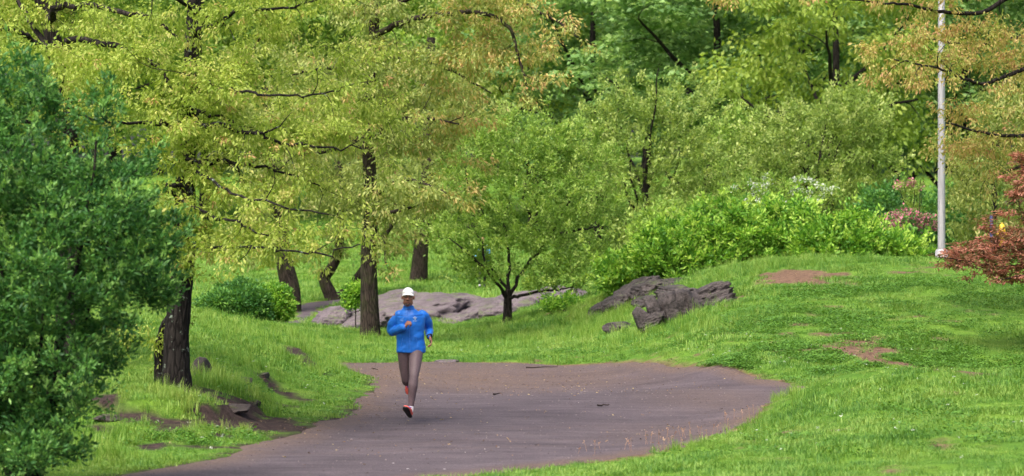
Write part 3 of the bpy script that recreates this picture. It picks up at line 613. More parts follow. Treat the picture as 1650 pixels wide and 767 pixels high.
cr = Crown(); cr.add(leaves(tw[pxv < 735], 46, .115, .052, 'droop', .05, sk.rng, .2, 4, .09))
cr.add(leaves(tw[pxv >= 735], 26, .11, .05, 'droop', .08, sk.rng, .2, 5, .075, vbias=.08))
ck = Crown(); ck.add(leaves(tw[pxv >= 700], 28, .12, .042, 'droop', .07, sk.rng, .4, 3, .07)); ck.add(leaves(tw[pxv < 720][::4], 14, .15, .04, 'droop', .12, sk.rng, .6, vbias=-.1))
finish('oak_tree', 'tall straight brown-trunked oak standing on the grass directly behind the runner', 'tree', sk, [('crown', cr, M['oak_far']), ('catkins', ck, M['oak_rust'])], M['bark_far'], b, 'young-leaved oaks')

# --- rust tinted oak reaching in from the upper right
sk = Skel(14); YR = 56.0; xb = W(1760, 500, YR)[0]; b = np.array([xb, YR, gh(xb, YR) - .1])
pts = [b, W(1755, 350, YR), W(1750, 220, YR), W(1740, 100, YR), W(1735, -20, YR), W(1730, -150, YR)]
c = catmull(pts, 6); sk.limb(pts, .26, .10, 6, np.arange(len(c)) > 9, 12, .3, .005)
for l in ([(1735, 20, 0), (1650, -10, -.6), (1580, 20, -1), (1519, 19, -1.5), (1463, 8, -2), (1406, 3, -2.4), (1300, -10, -3)], [(1745, 150, 0), (1690, 110, -.4), (1650, 112, -.8), (1588, 135, -1.2), (1550, 125, -1.6), (1510, 110, -2), (1440, 95, -2.4)],
          [(1748, 230, 0), (1690, 215, -.5), (1630, 220, -1), (1575, 212, -1.5), (1525, 198, -2)], [(1735, 20, 0), (1640, 60, .8), (1560, 70, 1.4), (1480, 60, 2)], [(1752, 280, 0), (1700, 260, .5), (1640, 270, 1), (1590, 290, 1.6)], [(1735, -30, 0), (1600, -70, -1.5), (1420, -60, -3), (1250, -30, -4), (1180, 0, -4.4)]):
    sk.limb([W(x, y, YR + dy) for x, y, dy in l], .065, .014, 6, True, 7, 0, .03)
env = [ell(1520, 40, YR - 1, 150, 70, 2.2), ell(1480, 120, YR - 2, 110, 50, 1.4, 1.4), ell(1620, 130, YR - .5, 110, 110, 2.4), ell(1590, 250, YR - .6, 75, 70, 1.6, .8), ell(1230, 15, YR - 4, 70, 40, 1.0, 1.6), ell(1660, 330, YR, 70, 70, 1.5, .7), ell(1500, -90, YR - 1, 280, 80, 3, .5)]
sk.grow(sample_env(env, 80, sk.rng, 2.5), 6, .014, .06, 5, .05)
tw = sk.grow(np.concatenate([sample_env(sprays(env, 34, sk.rng, .8, .22), 320, sk.rng, 2.2), limb_targets(sk, 110, .3)]), 5, .011, .05, 3, .05, .004)
cr = Crown(); cr.add(leaves(tw, 40, .09, .036, 'droop', .06, sk.rng, .2, 6, .058))
finish('oak_tree', 'oak with rust orange young leaves reaching in from the upper right edge', 'tree', sk, [('crown', cr, M['oak_rust'])], M['bark_dark'], b, 'young-leaved oaks')

# --- yellowish oak low behind the lamp post at the right
sk = Skel(15); YY = 84.0; xb = W(1598, 400, YY)[0]; b = np.array([xb, YY, gh(xb, YY) - .1])
pts = [b, W(1600, 380, YY), W(1604, 290, YY), W(1612, 200, YY), W(1622, 120, YY)]
c = catmull(pts, 6); sk.limb(pts, .13, .05, 6, np.arange(len(c)) > 4, 9, .3, .008)
env = [ell(1610, 310, YY, 75, 80, 2.0), ell(1560, 340, YY - .5, 50, 50, 1.2), ell(1630, 200, YY, 70, 80, 2.0), ell(1550, 260, YY - .4, 40, 60, 1.2)]
sk.grow(sample_env(env, 60, sk.rng, 2.5), 6, .014, .06, 5, .06)
tw = sk.grow(sample_env(env, 330, sk.rng, 3.5), 5, .012, .05, 3, .05, .005)
cr = Crown(); cr.add(leaves(tw, 34, .15, .06, 'droop', .15, sk.rng, .3, vbias=.05))
finish('oak_tree', 'small olive yellow oak low behind the lamp post at the right edge', 'tree', sk, [('crown', cr, M['oak_far'])], M['bark_dark'], b, 'young-leaved oaks')

# --- crab apple in front of the outcrop
def round_tree(name, label, cat, b, stem, limbs, env, n1, n2, per, L, Wd, mode, spread, leafm, bark, seed, Y, r0=.12, lr=.06, group=None, wob=.06, n0=4, droop=.02, sides=9, extra=None, flare=.35, tmin=.2, sh=None):
    sk = Skel(seed); cst = catmull(stem, 5); sk.limb(stem, r0, r0 * .7, 5, np.arange(len(cst)) > n0, sides, flare, .01)
    for l in limbs: sk.limb(l, lr, lr * .25, 5, True, 7, 0, wob)
    sk.grow(sample_env(env, n1, sk.rng, 2.5), 6, .014, droop, 5, wob)
    tw = sk.grow(sample_env(env, n2, sk.rng, 3.5), 5, .009, droop, 3, .05, .003)
    cr = Crown(); cr.add(leaves(tw, per, L, Wd, mode, spread * .45, sk.rng, tmin, 5, L * .6))
    if sh:
        st = shoots(tw, sh[0], sh[1], sk.rng); sk.tubes.append((st, np.tile(np.linspace(.006, .003, 4), (len(st), 1)), 3)); cr.add(leaves(st, sh[2], L * 1.1, Wd * 1.1, 'up', spread * .35, sk.rng, .0, vbias=.22))
    crs = [('crown', cr, leafm)]
    if extra: crs.append(extra(tw, sk))
    return finish(name, label, cat, sk, crs, bark, b, group)
b = hit(817, 525); Y = b[1]; b[2] -= .08
PL = lambda pts, Y: [W(x, y, Y + (d[0] if d else 0)) for x, y, *d in pts]
limbs = [PL(l, Y) for l in ([(816, 480), (800, 455, -.4), (786, 435, -.6), (775, 390, -.8), (760, 330, -1), (750, 270, -1.2)], [(820, 480), (845, 474, -.3), (880, 468, -.6), (905, 466, -.8), (925, 462, -1)], [(820, 480), (840, 440, .3), (872, 400, .6), (900, 360, .8), (925, 310, 1), (945, 250, 1.1)],
                              [(818, 475), (820, 420, .5), (815, 360, .8), (830, 290, 1), (840, 220, 1)], [(786, 435, -.6), (755, 410, -1), (725, 385, -1.2)], [(872, 400, .6), (850, 340, 0), (845, 310, -.3), (855, 270, -.4)], [(818, 470), (790, 430, .8), (740, 400, 1.3)], [(885, 380, .7), (930, 370, 0), (970, 365, -.4)])]
env = [ell(820, 300, Y, 130, 115, 2.0), ell(750, 365, Y, 80, 90, 1.6), ell(910, 320, Y, 105, 125, 1.8), ell(850, 410, Y, 150, 45, 1.7), ell(780, 240, Y, 60, 60, 1.1), ell(905, 442, Y - .8, 85, 30, 1.0, 1.8), ell(850, 225, Y, 90, 55, 1.4, 1.2), ell(930, 250, Y, 70, 60, 1.4, 1.2), ell(770, 455, Y - .4, 55, 25, .8, .6), ell(775, 438, Y - .7, 38, 26, .6, 2.5)]
round_tree('crab_apple_tree', 'low spreading crab apple with a short forked trunk in front of the rock outcrop', 'tree', b, [b, W(818, 505, Y), W(818, 485, Y), W(819, 468, Y)], limbs, env, 130, 900, 36, .092, .052, 'up', .10, M['crab_leaf'], M['bark_dark'], 21, Y, .14, .055, sh=(520, .5, 16))

# --- pale hawthorn-like trees right of it
def auto_limbs(b, top, n, rng, spread, z0=.25):
    out = []
    for i in range(n):
        a = 2 * np.pi * i / n + rng.uniform(-.4, .4); s = b + (top - b) * rng.uniform(z0, .8)
        e = s + np.array([np.cos(a) * spread, np.sin(a) * spread, (top - b)[2] * rng.uniform(.35, .7)]); m_ = (s + e) / 2 + np.array([np.cos(a), np.sin(a), 0]) * spread * .15
        out.append([s, m_, e])
    return out
for k, (px, Y, ztop, env, lab, mat, n2, seed) in enumerate((
    (1040, 92, 150, [(1040, 240, 0, 125, 100, 2.6), (1000, 170, 0, 70, 60, 1.6), (1090, 180, 0, 75, 65, 1.6), (960, 310, -1, 80, 80, 2.0), (1130, 290, -.5, 85, 90, 2.0), (1040, 360, -1, 130, 60, 2.2)], 'tall pale green tree right of the crab apple, its crown left of the white blossom', 'pale_leaf', 1150, 31),
    (1300, 96, 170, [(1310, 230, 0, 110, 75, 2.4), (1370, 190, 0, 70, 55, 1.8), (1240, 250, -.5, 70, 70, 1.8), (1400, 270, 0, 60, 70, 1.6), (1310, 310, -.5, 120, 50, 2.2)], 'pale olive green tree with fine leaves behind the white-flowered shrub', 'pale_leaf', 950, 32),
    (1190, 101, 200, [(1180, 270, 0, 80, 75, 2.0), (1200, 220, 0, 45, 40, 1.2), (1170, 350, 0, 90, 45, 2.0)], 'small yellow green tree between the two pale green trees', 'crab_leaf', 500, 33))):
    xb = W(px, 400, Y)[0]; b = np.array([xb, Y, gh(xb, Y) - .1]); top = W(px, ztop + 60, Y); r = np.random.default_rng(seed)
    ev = [ell(x, y, Y + dy, rx, rz, ry) for x, y, dy, rx, rz, ry in env]
    round_tree('hawthorn_tree', lab, 'tree', b, [b, b + (top - b) * .3 + np.array([.1, 0, 0]), b + (top - b) * .6, top], auto_limbs(b, top, 7, r, 1.2), ev, 100, int(n2 * .6), 36, .115, .06, 'up', .12, M[mat], M['bark_dark'], seed, Y, .12, .06, 'pale green trees behind the mound', sh=(420, .6, 18))

# --- bright green shrubs behind the mound crest
SH = [(1015, 73.5, 50, 432, 36, 'leftmost bright green shrub, low against the dark rock ledge'), (1085, 72.5, 66, 402, 46, 'bright green shrub above the rock ledge, right of the lowest one'), (1170, 73, 76, 376, 58, 'tall bright green shrub in the middle of the row behind the mound'),
      (1265, 74, 72, 372, 54, 'bright green shrub straight under the white blossom'), (1350, 73, 75, 385, 46, 'lower bright green shrub right of the white blossom'), (1430, 73.5, 55, 402, 30, 'small yellow green shrub at the right end of the row behind the mound')]
for i, (px, Y, rx, py, rz, lab) in enumerate(SH):
    b0 = W(px, py, Y); b = np.array([b0[0], Y, gh(b0[0], Y) - .05]); r = np.random.default_rng(40 + i)
    lim = [[b, b + np.array([np.cos(a) * .3, np.sin(a) * .3, .5]), b0 + np.array([np.cos(a) * rx / FPX * Y * .6, np.sin(a) * .7, r.uniform(-.1, .4)])] for a in np.arange(7) * .9]
    low = b[2] + .35
    ev = [ell(px, py, Y, rx, rz, 1.1), ell(px - rx * .5, py + rz * .3, Y - .3, rx * .6, rz * .7, .9), ell(px + rx * .5, py + rz * .3, Y - .2, rx * .6, rz * .7, .9), ((b[0], Y - .4, low), (rx / FPX * Y, .8, .4), 1.5)]
    def ex(tw, sk): c_ = Crown(); c_.add(leaves(tw[:3], 2, .05, .03, 'up', .05, sk.rng)); return c_
    round_tree('shrub', lab, 'shrub', b, [b, b + np.array([0, 0, .25]), b + np.array([.02, 0, .5])], lim, ev, 60, 460 if rx > 60 else 300, 40, .115, .062, 'up', .09, M['shrub_leaf'], M['bark_dark'], 40 + i, Y, .05, .03, 'bright green shrubs behind the mound', n0=2, sh=(130, .5, 16))

# --- blossom shrubs
def blossom(px, py, Y, rx, rz, ry, petal, leafm, lab, name, seed, n2, fper, arch=False):
    b0 = W(px, py, Y); b = np.array([b0[0], Y, gh(b0[0], Y) - .05]); r = np.random.default_rng(seed)
    lim = [[b, (b + b0) / 2 + np.array([np.cos(a) * .2, np.sin(a) * .2, 0]), b0 + np.array([np.cos(a) * rx / FPX * Y * .7, np.sin(a) * ry * .6, r.uniform(0, .3)])] for a in np.arange(8) * .8]
    ev = [ell(px, py, Y, rx, rz, ry), ((b[0], Y, (b[2] + b0[2]) / 2), (rx / FPX * Y * .8, ry * .8, max(.3, (b0[2] - b[2]) / 2)), 1)]
    def ex(tw, sk):
        c_ = Crown(); k = tw[:, -1, 2] > b0[2] - rz / FPX * Y * .45; t_ = tw[k]
        if arch: t_ = t_[::3]
        c_.add(leaves(t_, fper, .07, .06, 'mix', .045 if arch else .07, sk.rng, .35 if arch else .6)); return ('blossom', c_, petal)
    return round_tree(name, lab, 'shrub', b, [b, b + np.array([0, 0, .3]), b + np.array([0, 0, .6])], lim, ev, 40, n2, 30, .08, .045, 'up', .08, leafm, M['bark_dark'], seed, Y, .05, .03, None, n0=2, extra=ex)
blossom(1255, 312, 80, 95, 36, 1.1, M['white'], M['crab_leaf'], 'shrub with arching sprays of white blossom above the bright green shrubs', 'blossom_shrub', 51, 240, 26, True)
blossom(1462, 362, 79, 46, 26, .9, M['pink'], M['hedge_leaf'], 'azalea with pink flowers left of the lamp post', 'azalea', 52, 200, 18)
blossom(1468, 300, 86, 24, 12, .6, M['pink'], M['pale_leaf'], 'smaller higher patch of pink azalea left of the lamp post', 'azalea', 53, 90, 14)

# --- red japanese maple at the right edge
sk = Skel(61); YM = 52.0; xb = W(1705, 480, YM)[0]; b = np.array([xb, YM, gh(xb, YM) - .05])
pts = [b, W(1703, 450, YM), W(1700, 420, YM), W(1690, 380, YM)]
sk.limb(pts, .10, .05, 6, np.arange(19) > 5, 9, .3, .01)
for l in ([(1702, 440, 0), (1640, 430, -.4), (1580, 425, -.8), (1520, 415, -1.0)], [(1700, 420, 0), (1650, 400, .2), (1590, 400, .2), (1540, 410, 0)], [(1695, 400, 0), (1680, 340, 0), (1660, 290, -.2)], [(1700, 430, 0), (1670, 440, -.8), (1610, 450, -1.1)], [(1700, 400, 0), (1760, 380, 0), (1800, 400, 0)]):
    sk.limb(PL(l, YM), .03, .010, 6, True, 6, 0, .04)
env = [ell(1590, 415, YM - .5, 80, 32, .9), ell(1650, 405, YM - .2, 80, 50, 1.0), ell(1545, 420, YM - .8, 50, 20, .5), ell(1665, 320, YM, 42, 70, .8), ell(1640, 440, YM - .8, 60, 18, .5), ell(1590, 448, YM - .8, 40, 18, .4), ell(1760, 380, YM, 90, 80, 1.2, .6), ell(1652, 285, YM, 36, 44, .7, 1.3), ell(1625, 375, YM - .2, 60, 40, .8)]
sk.grow(sample_env(env, 80, sk.rng, 2.5), 6, .012, 0, 4, .05)
tw = sk.grow(sample_env(env, 560, sk.rng, 3.2), 5, .010, .02, 3, .05, .003)
cr = Crown(); cr.add(leaves(tw, 30, .08, .036, 'flat', .05, sk.rng, .3, 4, .035))
finish('japanese_maple', 'red-leaved Japanese maple spreading low over the mound at the right edge', 'tree', sk, [('crown', cr, M['red_leaf'])], M['bark_dark'], b)

# --- big dark green bush in the left foreground
sk = Skel(62); YL = 27.0; bx = W(40, 700, YL)[0]; b = np.array([bx, YL, gh(bx, YL) - .05])
for i in range(11):
    a = i * .571 * 2; e_ = np.array([bx + np.cos(a) * .9, YL + np.sin(a) * .8, sk.rng.uniform(1.6, 3.4)])
    sk.limb([b + np.array([np.cos(a) * .12, np.sin(a) * .12, 0]), b + np.array([np.cos(a) * .35, np.sin(a) * .3, 1.0]), e_], .035, .012, 6, np.arange(13) > 1, 6, 0, .05)
env = [ell(30, 250, YL, 150, 120, .9), ell(80, 400, YL - .2, 185, 150, 1.1), ell(60, 580, YL - .3, 150, 130, 1.0), ell(20, 690, YL - .3, 95, 70, .7), ell(180, 330, YL, 85, 70, .7), ell(235, 420, YL, 75, 70, .6), ell(200, 500, YL - .1, 70, 60, .6), ell(10, 140, YL, 85, 50, .6),
       ell(175, 165, YL, 28, 50, .25, 2), ell(100, 170, YL, 45, 35, .4), ell(-60, 400, YL, 150, 300, 1.0, .4), ell(60, 705, YL - .6, 100, 50, .6, 1.6), ell(10, 740, YL - .8, 80, 40, .6, 1.6), ell(265, 470, YL, 42, 30, .4, 1.5), ell(270, 380, YL, 34, 26, .3, 1.5), ell(225, 270, YL, 40, 30, .35, 1.5), ell(40, 105, YL, 50, 30, .4)]
sk.grow(sample_env(env, 160, sk.rng, 2.2), 6, .011, -.02, 4, .05)
tw = sk.grow(sample_env(env, 1250, sk.rng, 3.0), 4, .008, -.03, 3, .04, .002)
cr = Crown(); cr.add(leaves(tw, 40, .058, .028, 'up', .03, sk.rng, .4, 4, .034))
st = shoots(tw, 1100, .20, sk.rng, .7); sk.tubes.append((st, np.tile(np.linspace(.004, .002, 4), (len(st), 1)), 3)); cr.add(leaves(st, 18, .058, .027, 'up', .013, sk.rng, .1, vbias=.25))
finish('bush', 'big dense dark green bush filling the left foreground', 'bush', sk, [('foliage', cr, M['bush_leaf'])], M['bark_dark'], b, trunk='stems')

# --- clipped shrubs on the left beyond the bank
for i, (px, py, Y, rx, rz, ry, mat, lab) in enumerate(((350, 492, 73, 34, 22, .5, 'hedge_leaf', 'low dark green shrub right beside the lichen-spotted trunk'), (402, 488, 73, 34, 28, .55, 'hedge_leaf', 'round dark green shrub in the middle of the low shrub row at left'),
                                            (440, 484, 74, 34, 27, .55, 'shrub_leaf', 'brighter green shrub at the right end of the low shrub row at left'), (385, 468, 76, 40, 16, .5, 'hedge_leaf', 'hazy shrub rising behind the low shrub row at left'))):
    b0 = W(px, py, Y); b = np.array([b0[0], Y, gh(b0[0], Y) - .05])
    lim = [[b, (b + b0) / 2 + np.array([np.cos(a) * .1, np.sin(a) * .1, 0]), b0 + np.array([np.cos(a) * .3, np.sin(a) * .3, .1])] for a in np.arange(5) * 1.26]
    ev = [ell(px, py, Y, rx, rz, ry), ell(px, py + rz * .7, Y, rx * .95, rz * .6, ry)]
    round_tree('shrub', lab, 'shrub', b, [b, b + np.array([0, 0, .12]), b + np.array([0, 0, .25])], lim, ev, 40, 260, 40, .085, .05, 'up', .06, M[mat], M['bark_dark'], 70 + i, Y, .03, .015, 'low shrubs on the left lawn', n0=1)
b0 = W(573, 470, 76); b = np.array([b0[0], 76, gh(b0[0], 76) - .05])
round_tree('sapling', 'small bright green sapling left of the straight trunk behind the runner', 'plant', b, [b, b + np.array([0, 0, .3]), b + np.array([0, 0, .6])], [], [ell(572, 468, 76, 18, 18, .3), ell(565, 485, 76, 14, 14, .25)], 20, 90, 26, .09, .05, 'up', .06, M['shrub_leaf'], M['bark_dark'], 75, 76, .02, .01, n0=1)
b0 = hit(905, 503); b = b0 - np.array([0, 0, .05])
round_tree('weed_clump', 'leafy bright green weeds growing against the right end of the pale outcrop', 'plant', b, [b, b + np.array([0, 0, .1]), b + np.array([0, 0, .2])], [], [((b[0], b[1], b[2] + .3), (.6, .4, .2))], 16, 80, 20, .09, .05, 'up', .06, M['shrub_leaf'], M['bark_dark'], 76, b[1], .015, .01, n0=0)

# --- far trees on the lawn: bare lower trunks, thin olive crowns
def far_oak(px, py, pts, r0, env, lab, seed, Y=None, extra=None, n2=260):
    b = hit(px, py); Y = b[1]; b[2] -= .15
    sk = Skel(seed); P_ = [b] + [W(x, y, Y) for x, y in pts]; c = catmull(P_, 6); sk.limb(P_, r0, r0 * .45, 6, np.arange(len(c)) > 8, 12, .3, .004)
    if extra:
        for l in extra: sk.limb([W(x, y, Y) for x, y in l], r0 * .75, r0 * .3, 6, True, 10, 0, .004)
    ev = [ell(x, y, Y + dy, rx, rz, ry) for x, y, dy, rx, rz, ry in env]
    sk.grow(sample_env(ev, 70, sk.rng, 2.5), 6, .014, .05, 5, .06); tw = sk.grow(sample_env(ev, n2, sk.rng, 3), 5, .012, .05, 3, .06, .006)
    cr = Crown(); cr.add(leaves(tw, 30, .18, .075, 'droop', .12, sk.rng, .3, 5, .11))
    return finish('oak_tree', lab, 'tree', sk, [('crown', cr, M['oak_far'])], M['bark_far'], b, 'oaks on the far lawn')
far_oak(466, 502, [(468, 470), (460, 430), (455, 400), (450, 330), (440, 240), (430, 140)], .36, [(430, 260, 0, 120, 110, 3), (400, 390, -1, 80, 45, 2), (470, 170, 0, 130, 110, 3)], 'far trunk beside the low shrubs, thick above a thinner foot', 81)
far_oak(540, 482, [(527, 463), (523, 448), (534, 432), (545, 405), (550, 340), (545, 260), (540, 180)], .24, [(540, 250, 0, 100, 90, 3), (500, 410, -1, 55, 35, 1.5), (590, 330, 0, 90, 70, 3)], 'twin-stemmed crooked tree leaning at the left end of the outcrop', 82, extra=[[(541, 480), (560, 467), (578, 443), (600, 410), (640, 350), (680, 300)]])
far_oak(674, 457, [(676, 430), (679, 390), (683, 330), (690, 260), (690, 160), (695, 60)], .36, [(690, 250, 0, 110, 110, 3), (650, 370, -1, 70, 35, 2), (740, 190, 0, 100, 110, 3)], 'thick dark trunk up the far lawn, just right above the runner', 83, n2=330)

# --- tall trees closing the background
def forest_tree(name, lab, px, Y, H, rad, leafm, seed, mode, L, Wd, trunk_r=.32, bark='bark_dark', lean=0, n2=520, zlow=.25):
    xb = W(px, 400, Y)[0]; b = np.array([xb, Y, gh(xb, Y) - .2]); r = np.random.default_rng(seed); sk = Skel(seed)
    top = b + np.array([lean, 0, H * .8]); P_ = [b, b + np.array([lean * .1, 0, H * .2]), b + np.array([lean * .5 + .3, 0, H * .45]), top]
    c = catmull(P_, 6); sk.limb(P_, trunk_r, .08, 6, np.arange(len(c)) > 5, 9, .3, .01)
    for i in range(9):
        a = i * 2.4 + r.uniform(-.3, .3); t = .22 + .5 * i / 9; s = c[int(t * (len(c) - 1))]; q = rad * r.uniform(.6, .95)
        sk.limb([s, s + np.array([np.cos(a) * q * .5, np.sin(a) * q * .5, H * .08]), s + np.array([np.cos(a) * q, np.sin(a) * q, H * r.uniform(.10, .22)])], trunk_r * .45, .04, 5, True, 6, 0, .04)
    env = []
    for i in range(15):
        a = i * 2.4; zz = zlow + (.92 - zlow) * (i + .5) / 15; q = rad * (.75 * math.sin(math.pi * min(1, (zz - zlow * .6) / 1.0) ** .8) + .1)
        env.append((b + np.array([np.cos(a) * q * .75 + lean * zz, np.sin(a) * q * .75, H * zz]), (rad * r.uniform(.38, .55), rad * r.uniform(.38, .55), H * r.uniform(.055, .09))))
    sk.grow(sample_env(env, 110, sk.rng, 2.5), 6, .014, .03, 4, .06); tw = sk.grow(sample_env(env, n2, sk.rng, 4), 4, .010, .02, 3, .05, .008)
    cr = Crown(); cr.add(leaves(tw, 38, L * 1.06, Wd * 1.06, mode, L * .5, sk.rng, .3, 4, L * .9))
    return finish(name, lab, 'tree', sk, [('crown', cr, leafm)], M[bark], b, 'tall trees closing the background')
mapleA = forest_tree('maple_tree', 'tall dark green maple at top centre, its trunk showing above the pale trees', 1145, 122, 19, 6.5, M['maple_leaf'], 91, 'flat', .27, .22, .42, n2=760)
limeA = forest_tree('lime_tree', 'bright yellow green tree at the top, left of the lamp post', 1335, 112, 17, 5.0, M['lime_leaf'], 92, 'droop', .23, .14, .3, n2=560)
oakF = forest_tree('woodland_tree', 'mid green tree behind the left oaks near the top left corner', 110, 152, 20, 7.5, M['crab_leaf'], 93, 'mix', .30, .18, .35, n2=620)
def place(src, px, Y, rz, sc, lab):
    x = W(px, 400, Y)[0]; copy_tree(src, (x, Y, gh(x, Y) - .2), rz, sc, lab)
place(mapleA, 1560, 128, 2.1, 1.0, 'dark green maple behind the top of the lamp post')
place(mapleA, 960, 140, 4.0, 1.0, 'dark green maple left of the top centre maple, behind hanging rust foliage')
place(mapleA, 1440, 150, 5.2, 1.1, 'dark green maple deep behind the pale olive tree left of the lamp post')
place(mapleA, 1290, 158, 1.0, 1.1, 'dark maple in the deep gap between the centre maple and the yellow green tree')
place(mapleA, 1720, 140, .5, 1.0, 'dark maple at the far right edge behind the red maple')
place(oakF, 330, 160, 1.2, 1.0, 'mid green tree far behind the lichen-spotted oak')
place(oakF, 560, 165, 2.9, 1.05, 'mid green tree far behind the straight trunk')
place(oakF, 770, 158, 4.4, 1.0, 'mid green tree far behind the crab apple')
place(limeA, 860, 150, 2.2, 1.1, 'yellow green tree far behind the rust foliage at top centre')
place(limeA, 1180, 165, 3.0, 1.3, 'yellow green tree far behind the top centre maple')
place(limeA, 430, 172, .9, 1.4, 'yellow green tree far off between the left oaks')
FAR = (((-20, oakF), 'far tree at the top left corner behind the oaks'), ((250, oakF), 'far tall tree up the slope behind the lichen-spotted oak trunk'), ((500, oakF), 'far tall tree up the slope above the low shrub row'), ((680, oakF), 'far tall tree up the slope above the runner'),
       ((830, limeA), 'far tall tree up the slope above the short forked trunk'), ((1050, mapleA), 'far tall tree behind the left side of the top centre maple'), ((1230, oakF), 'far tall tree above the white blossom'), ((1400, mapleA), 'far tall tree above the pink azalea'), ((1520, oakF), 'far tall tree straight behind the lamp post'), ((1680, mapleA), 'far tall tree at the right corner'))
FAR += (((185, oakF), 'far tree glimpsed between the big bush and the lichen-spotted oak'), ((370, limeA), 'far yellowish tree glimpsed right of the lichen-spotted trunk'), ((620, oakF), 'far tree glimpsed just right of the straight trunk'))
for i, ((px, src), lab) in enumerate(FAR): place(src, px, 205 + (i * 37 % 17), i * 1.7, 1.5 + .1 * (i % 3), lab)
for i, (px, py, Y, rx, rz, ry, mat, lab) in enumerate(((1440, 340, 92, 60, 50, 1.6, 'hedge_leaf', 'dull green understory shrub behind the pink azalea'), (1545, 350, 94, 60, 50, 1.6, 'hedge_leaf', 'dull green understory shrub behind the lamp post foot'), (1640, 345, 93, 60, 60, 1.6, 'hedge_leaf', 'dull green understory shrub at the right edge behind the hydrant'), (1090, 370, 88, 80, 50, 1.6, 'crab_leaf', 'understory shrub filling the gap behind the shrubs above the ledge'))):
    b0 = W(px, py, Y); b = np.array([b0[0], Y, gh(b0[0], Y) - .05])
    lim = [[b, (b + b0) / 2 + np.array([np.cos(a) * .2, np.sin(a) * .2, 0]), b0 + np.array([np.cos(a) * .6, np.sin(a) * .6, .2])] for a in np.arange(6) * 1.05]
    round_tree('shrub', lab, 'shrub', b, [b, b + np.array([0, 0, .2]), b + np.array([0, 0, .4])], lim, [ell(px, py, Y, rx, rz, ry), ((b[0], Y, (b[2] + b0[2]) / 2), (rx / FPX * Y, ry, max(.4, (b0[2] - b[2]) / 2)), 1)], 50, 320, 34, .13, .07, 'up', .11, M[mat], M['bark_dark'], 110 + i, Y, .05, .025, 'understory shrubs', n0=1, sh=(80, .4, 14))

# ------------------------------------------------------------------ rocks
def ico(sub):
    bm = bmesh.new(); bmesh.ops.create_icosphere(bm, subdivisions=sub, radius=1.0)
    v = np.array([q.co[:] for q in bm.verts]); f = np.array([[w.index for w in q.verts] for q in bm.faces]); bm.free(); return v, f
ICO = {k: ico(k) for k in (1, 2, 3, 4, 5)}
def rock_mesh(name, radii, tilt, seed, mat, sub=5, ncut=14, rough=.10, cutlo=.62, strata=.05, top=None, sdir=(.35, .15, 1.0), sfreq=7):
    v, f = ICO[sub]; v = v.copy(); r = np.random.default_rng(seed); off = Vector(r.uniform(-50, 50, 3))
    v *= (1 + .22 * np.array([mnoise.fractal(Vector(p) * 1.1 + off, 1.0, 2.0, 3) for p in v]))[:, None]
    for i in range(ncut):
        n = nrm(r.normal(0, 1, 3) * np.array([1, 1, .8]) + np.array([0, -.2, .25])); d = r.uniform(cutlo, .92)
        e = v @ n - d; v -= np.maximum(e, 0)[:, None] * n * .93
    if top is not None:
        for n, d in top: n = nrm(np.asarray(n, float)); v -= np.maximum(v @ n - d, 0)[:, None] * n * .88
    sd_ = nrm(np.array(sdir))
    h = v @ sd_
    v *= (1 + strata * (np.array([mnoise.fractal(Vector((hh * sfreq + .4 * p[0], hh * sfreq, p[1] * .8)) + off, 1.0, 2.0, 3) for hh, p in zip(h, v)])))[:, None]
    v *= (1 + rough * np.array([mnoise.fractal(Vector(p) * 4.5 + off, .9, 2.1, 5) for p in v]) * .6)[:, None]
    v *= np.asarray(radii)
    c, s = math.cos(tilt), math.sin(tilt); v = np.stack([v[:, 0] * c + v[:, 2] * s, v[:, 1], -v[:, 0] * s + v[:, 2] * c], -1)
    return tri_mesh(name, v, f, mat, False)
def rock_group(name, label, lumps, mat, Y0, cat='rock', part='slab', **kw):
    px, py, Y = lumps[0][0], lumps[0][1], lumps[0][4]; c0 = W(px, py, Y)
    e = empty(name, (c0[0], c0[1], gh(c0[0], c0[1]))); tag(e, label, cat)
    for i, (px, py, rx, rz, Y, ry, tilt, seed) in enumerate(lumps):
        me = rock_mesh(part, (rx / FPX * Y, ry, rz / FPX * Y), math.radians(tilt), seed, mat, 5 if rx > 25 else 4, **kw)
        o = obj(part, me, e); p = W(px, py, Y); o.location = Vector(p) - e.location; 
    return e
def rock_single(name, label, px, py, rx, rz, Y, ry, tilt, seed, mat, sub=4, group=None, cat='rock'):
    p = W(px, py, Y); o = obj(name, rock_mesh(name, (rx / FPX * Y, ry, rz / FPX * Y), math.radians(tilt), seed, mat, sub)); o.location = p; return tag(o, label, cat, group)
rock_group('rock_outcrop', 'long smooth purple grey rock outcrop behind the runner and the crab apple', [
    (650, 520, 130, 52, 84, 3.6, -9, 1), (534, 520, 38, 34, 79.5, 1.8, -16, 2), (560, 536, 78, 30, 78, 2.0, -17, 3), (712, 494, 85, 30, 88, 2.4, 2, 4), (770, 516, 66, 38, 83, 2.4, -14, 5), (840, 502, 80, 44, 85, 2.6, -8, 6), (905, 494, 62, 40, 84.5, 2.2, 6, 7), (716, 528, 66, 28, 81.5, 1.8, -12, 8), (620, 505, 80, 40, 86, 2.4, -12, 9), (875, 520, 50, 24, 83.5, 1.6, -4, 10)], M['rock_pale'], 84,
    top=[((-.12, -.35, 1), .52), ((-.5, -.5, .8), .62), ((.25, -.6, .7), .66)], rough=.14, strata=.10, cutlo=.7)
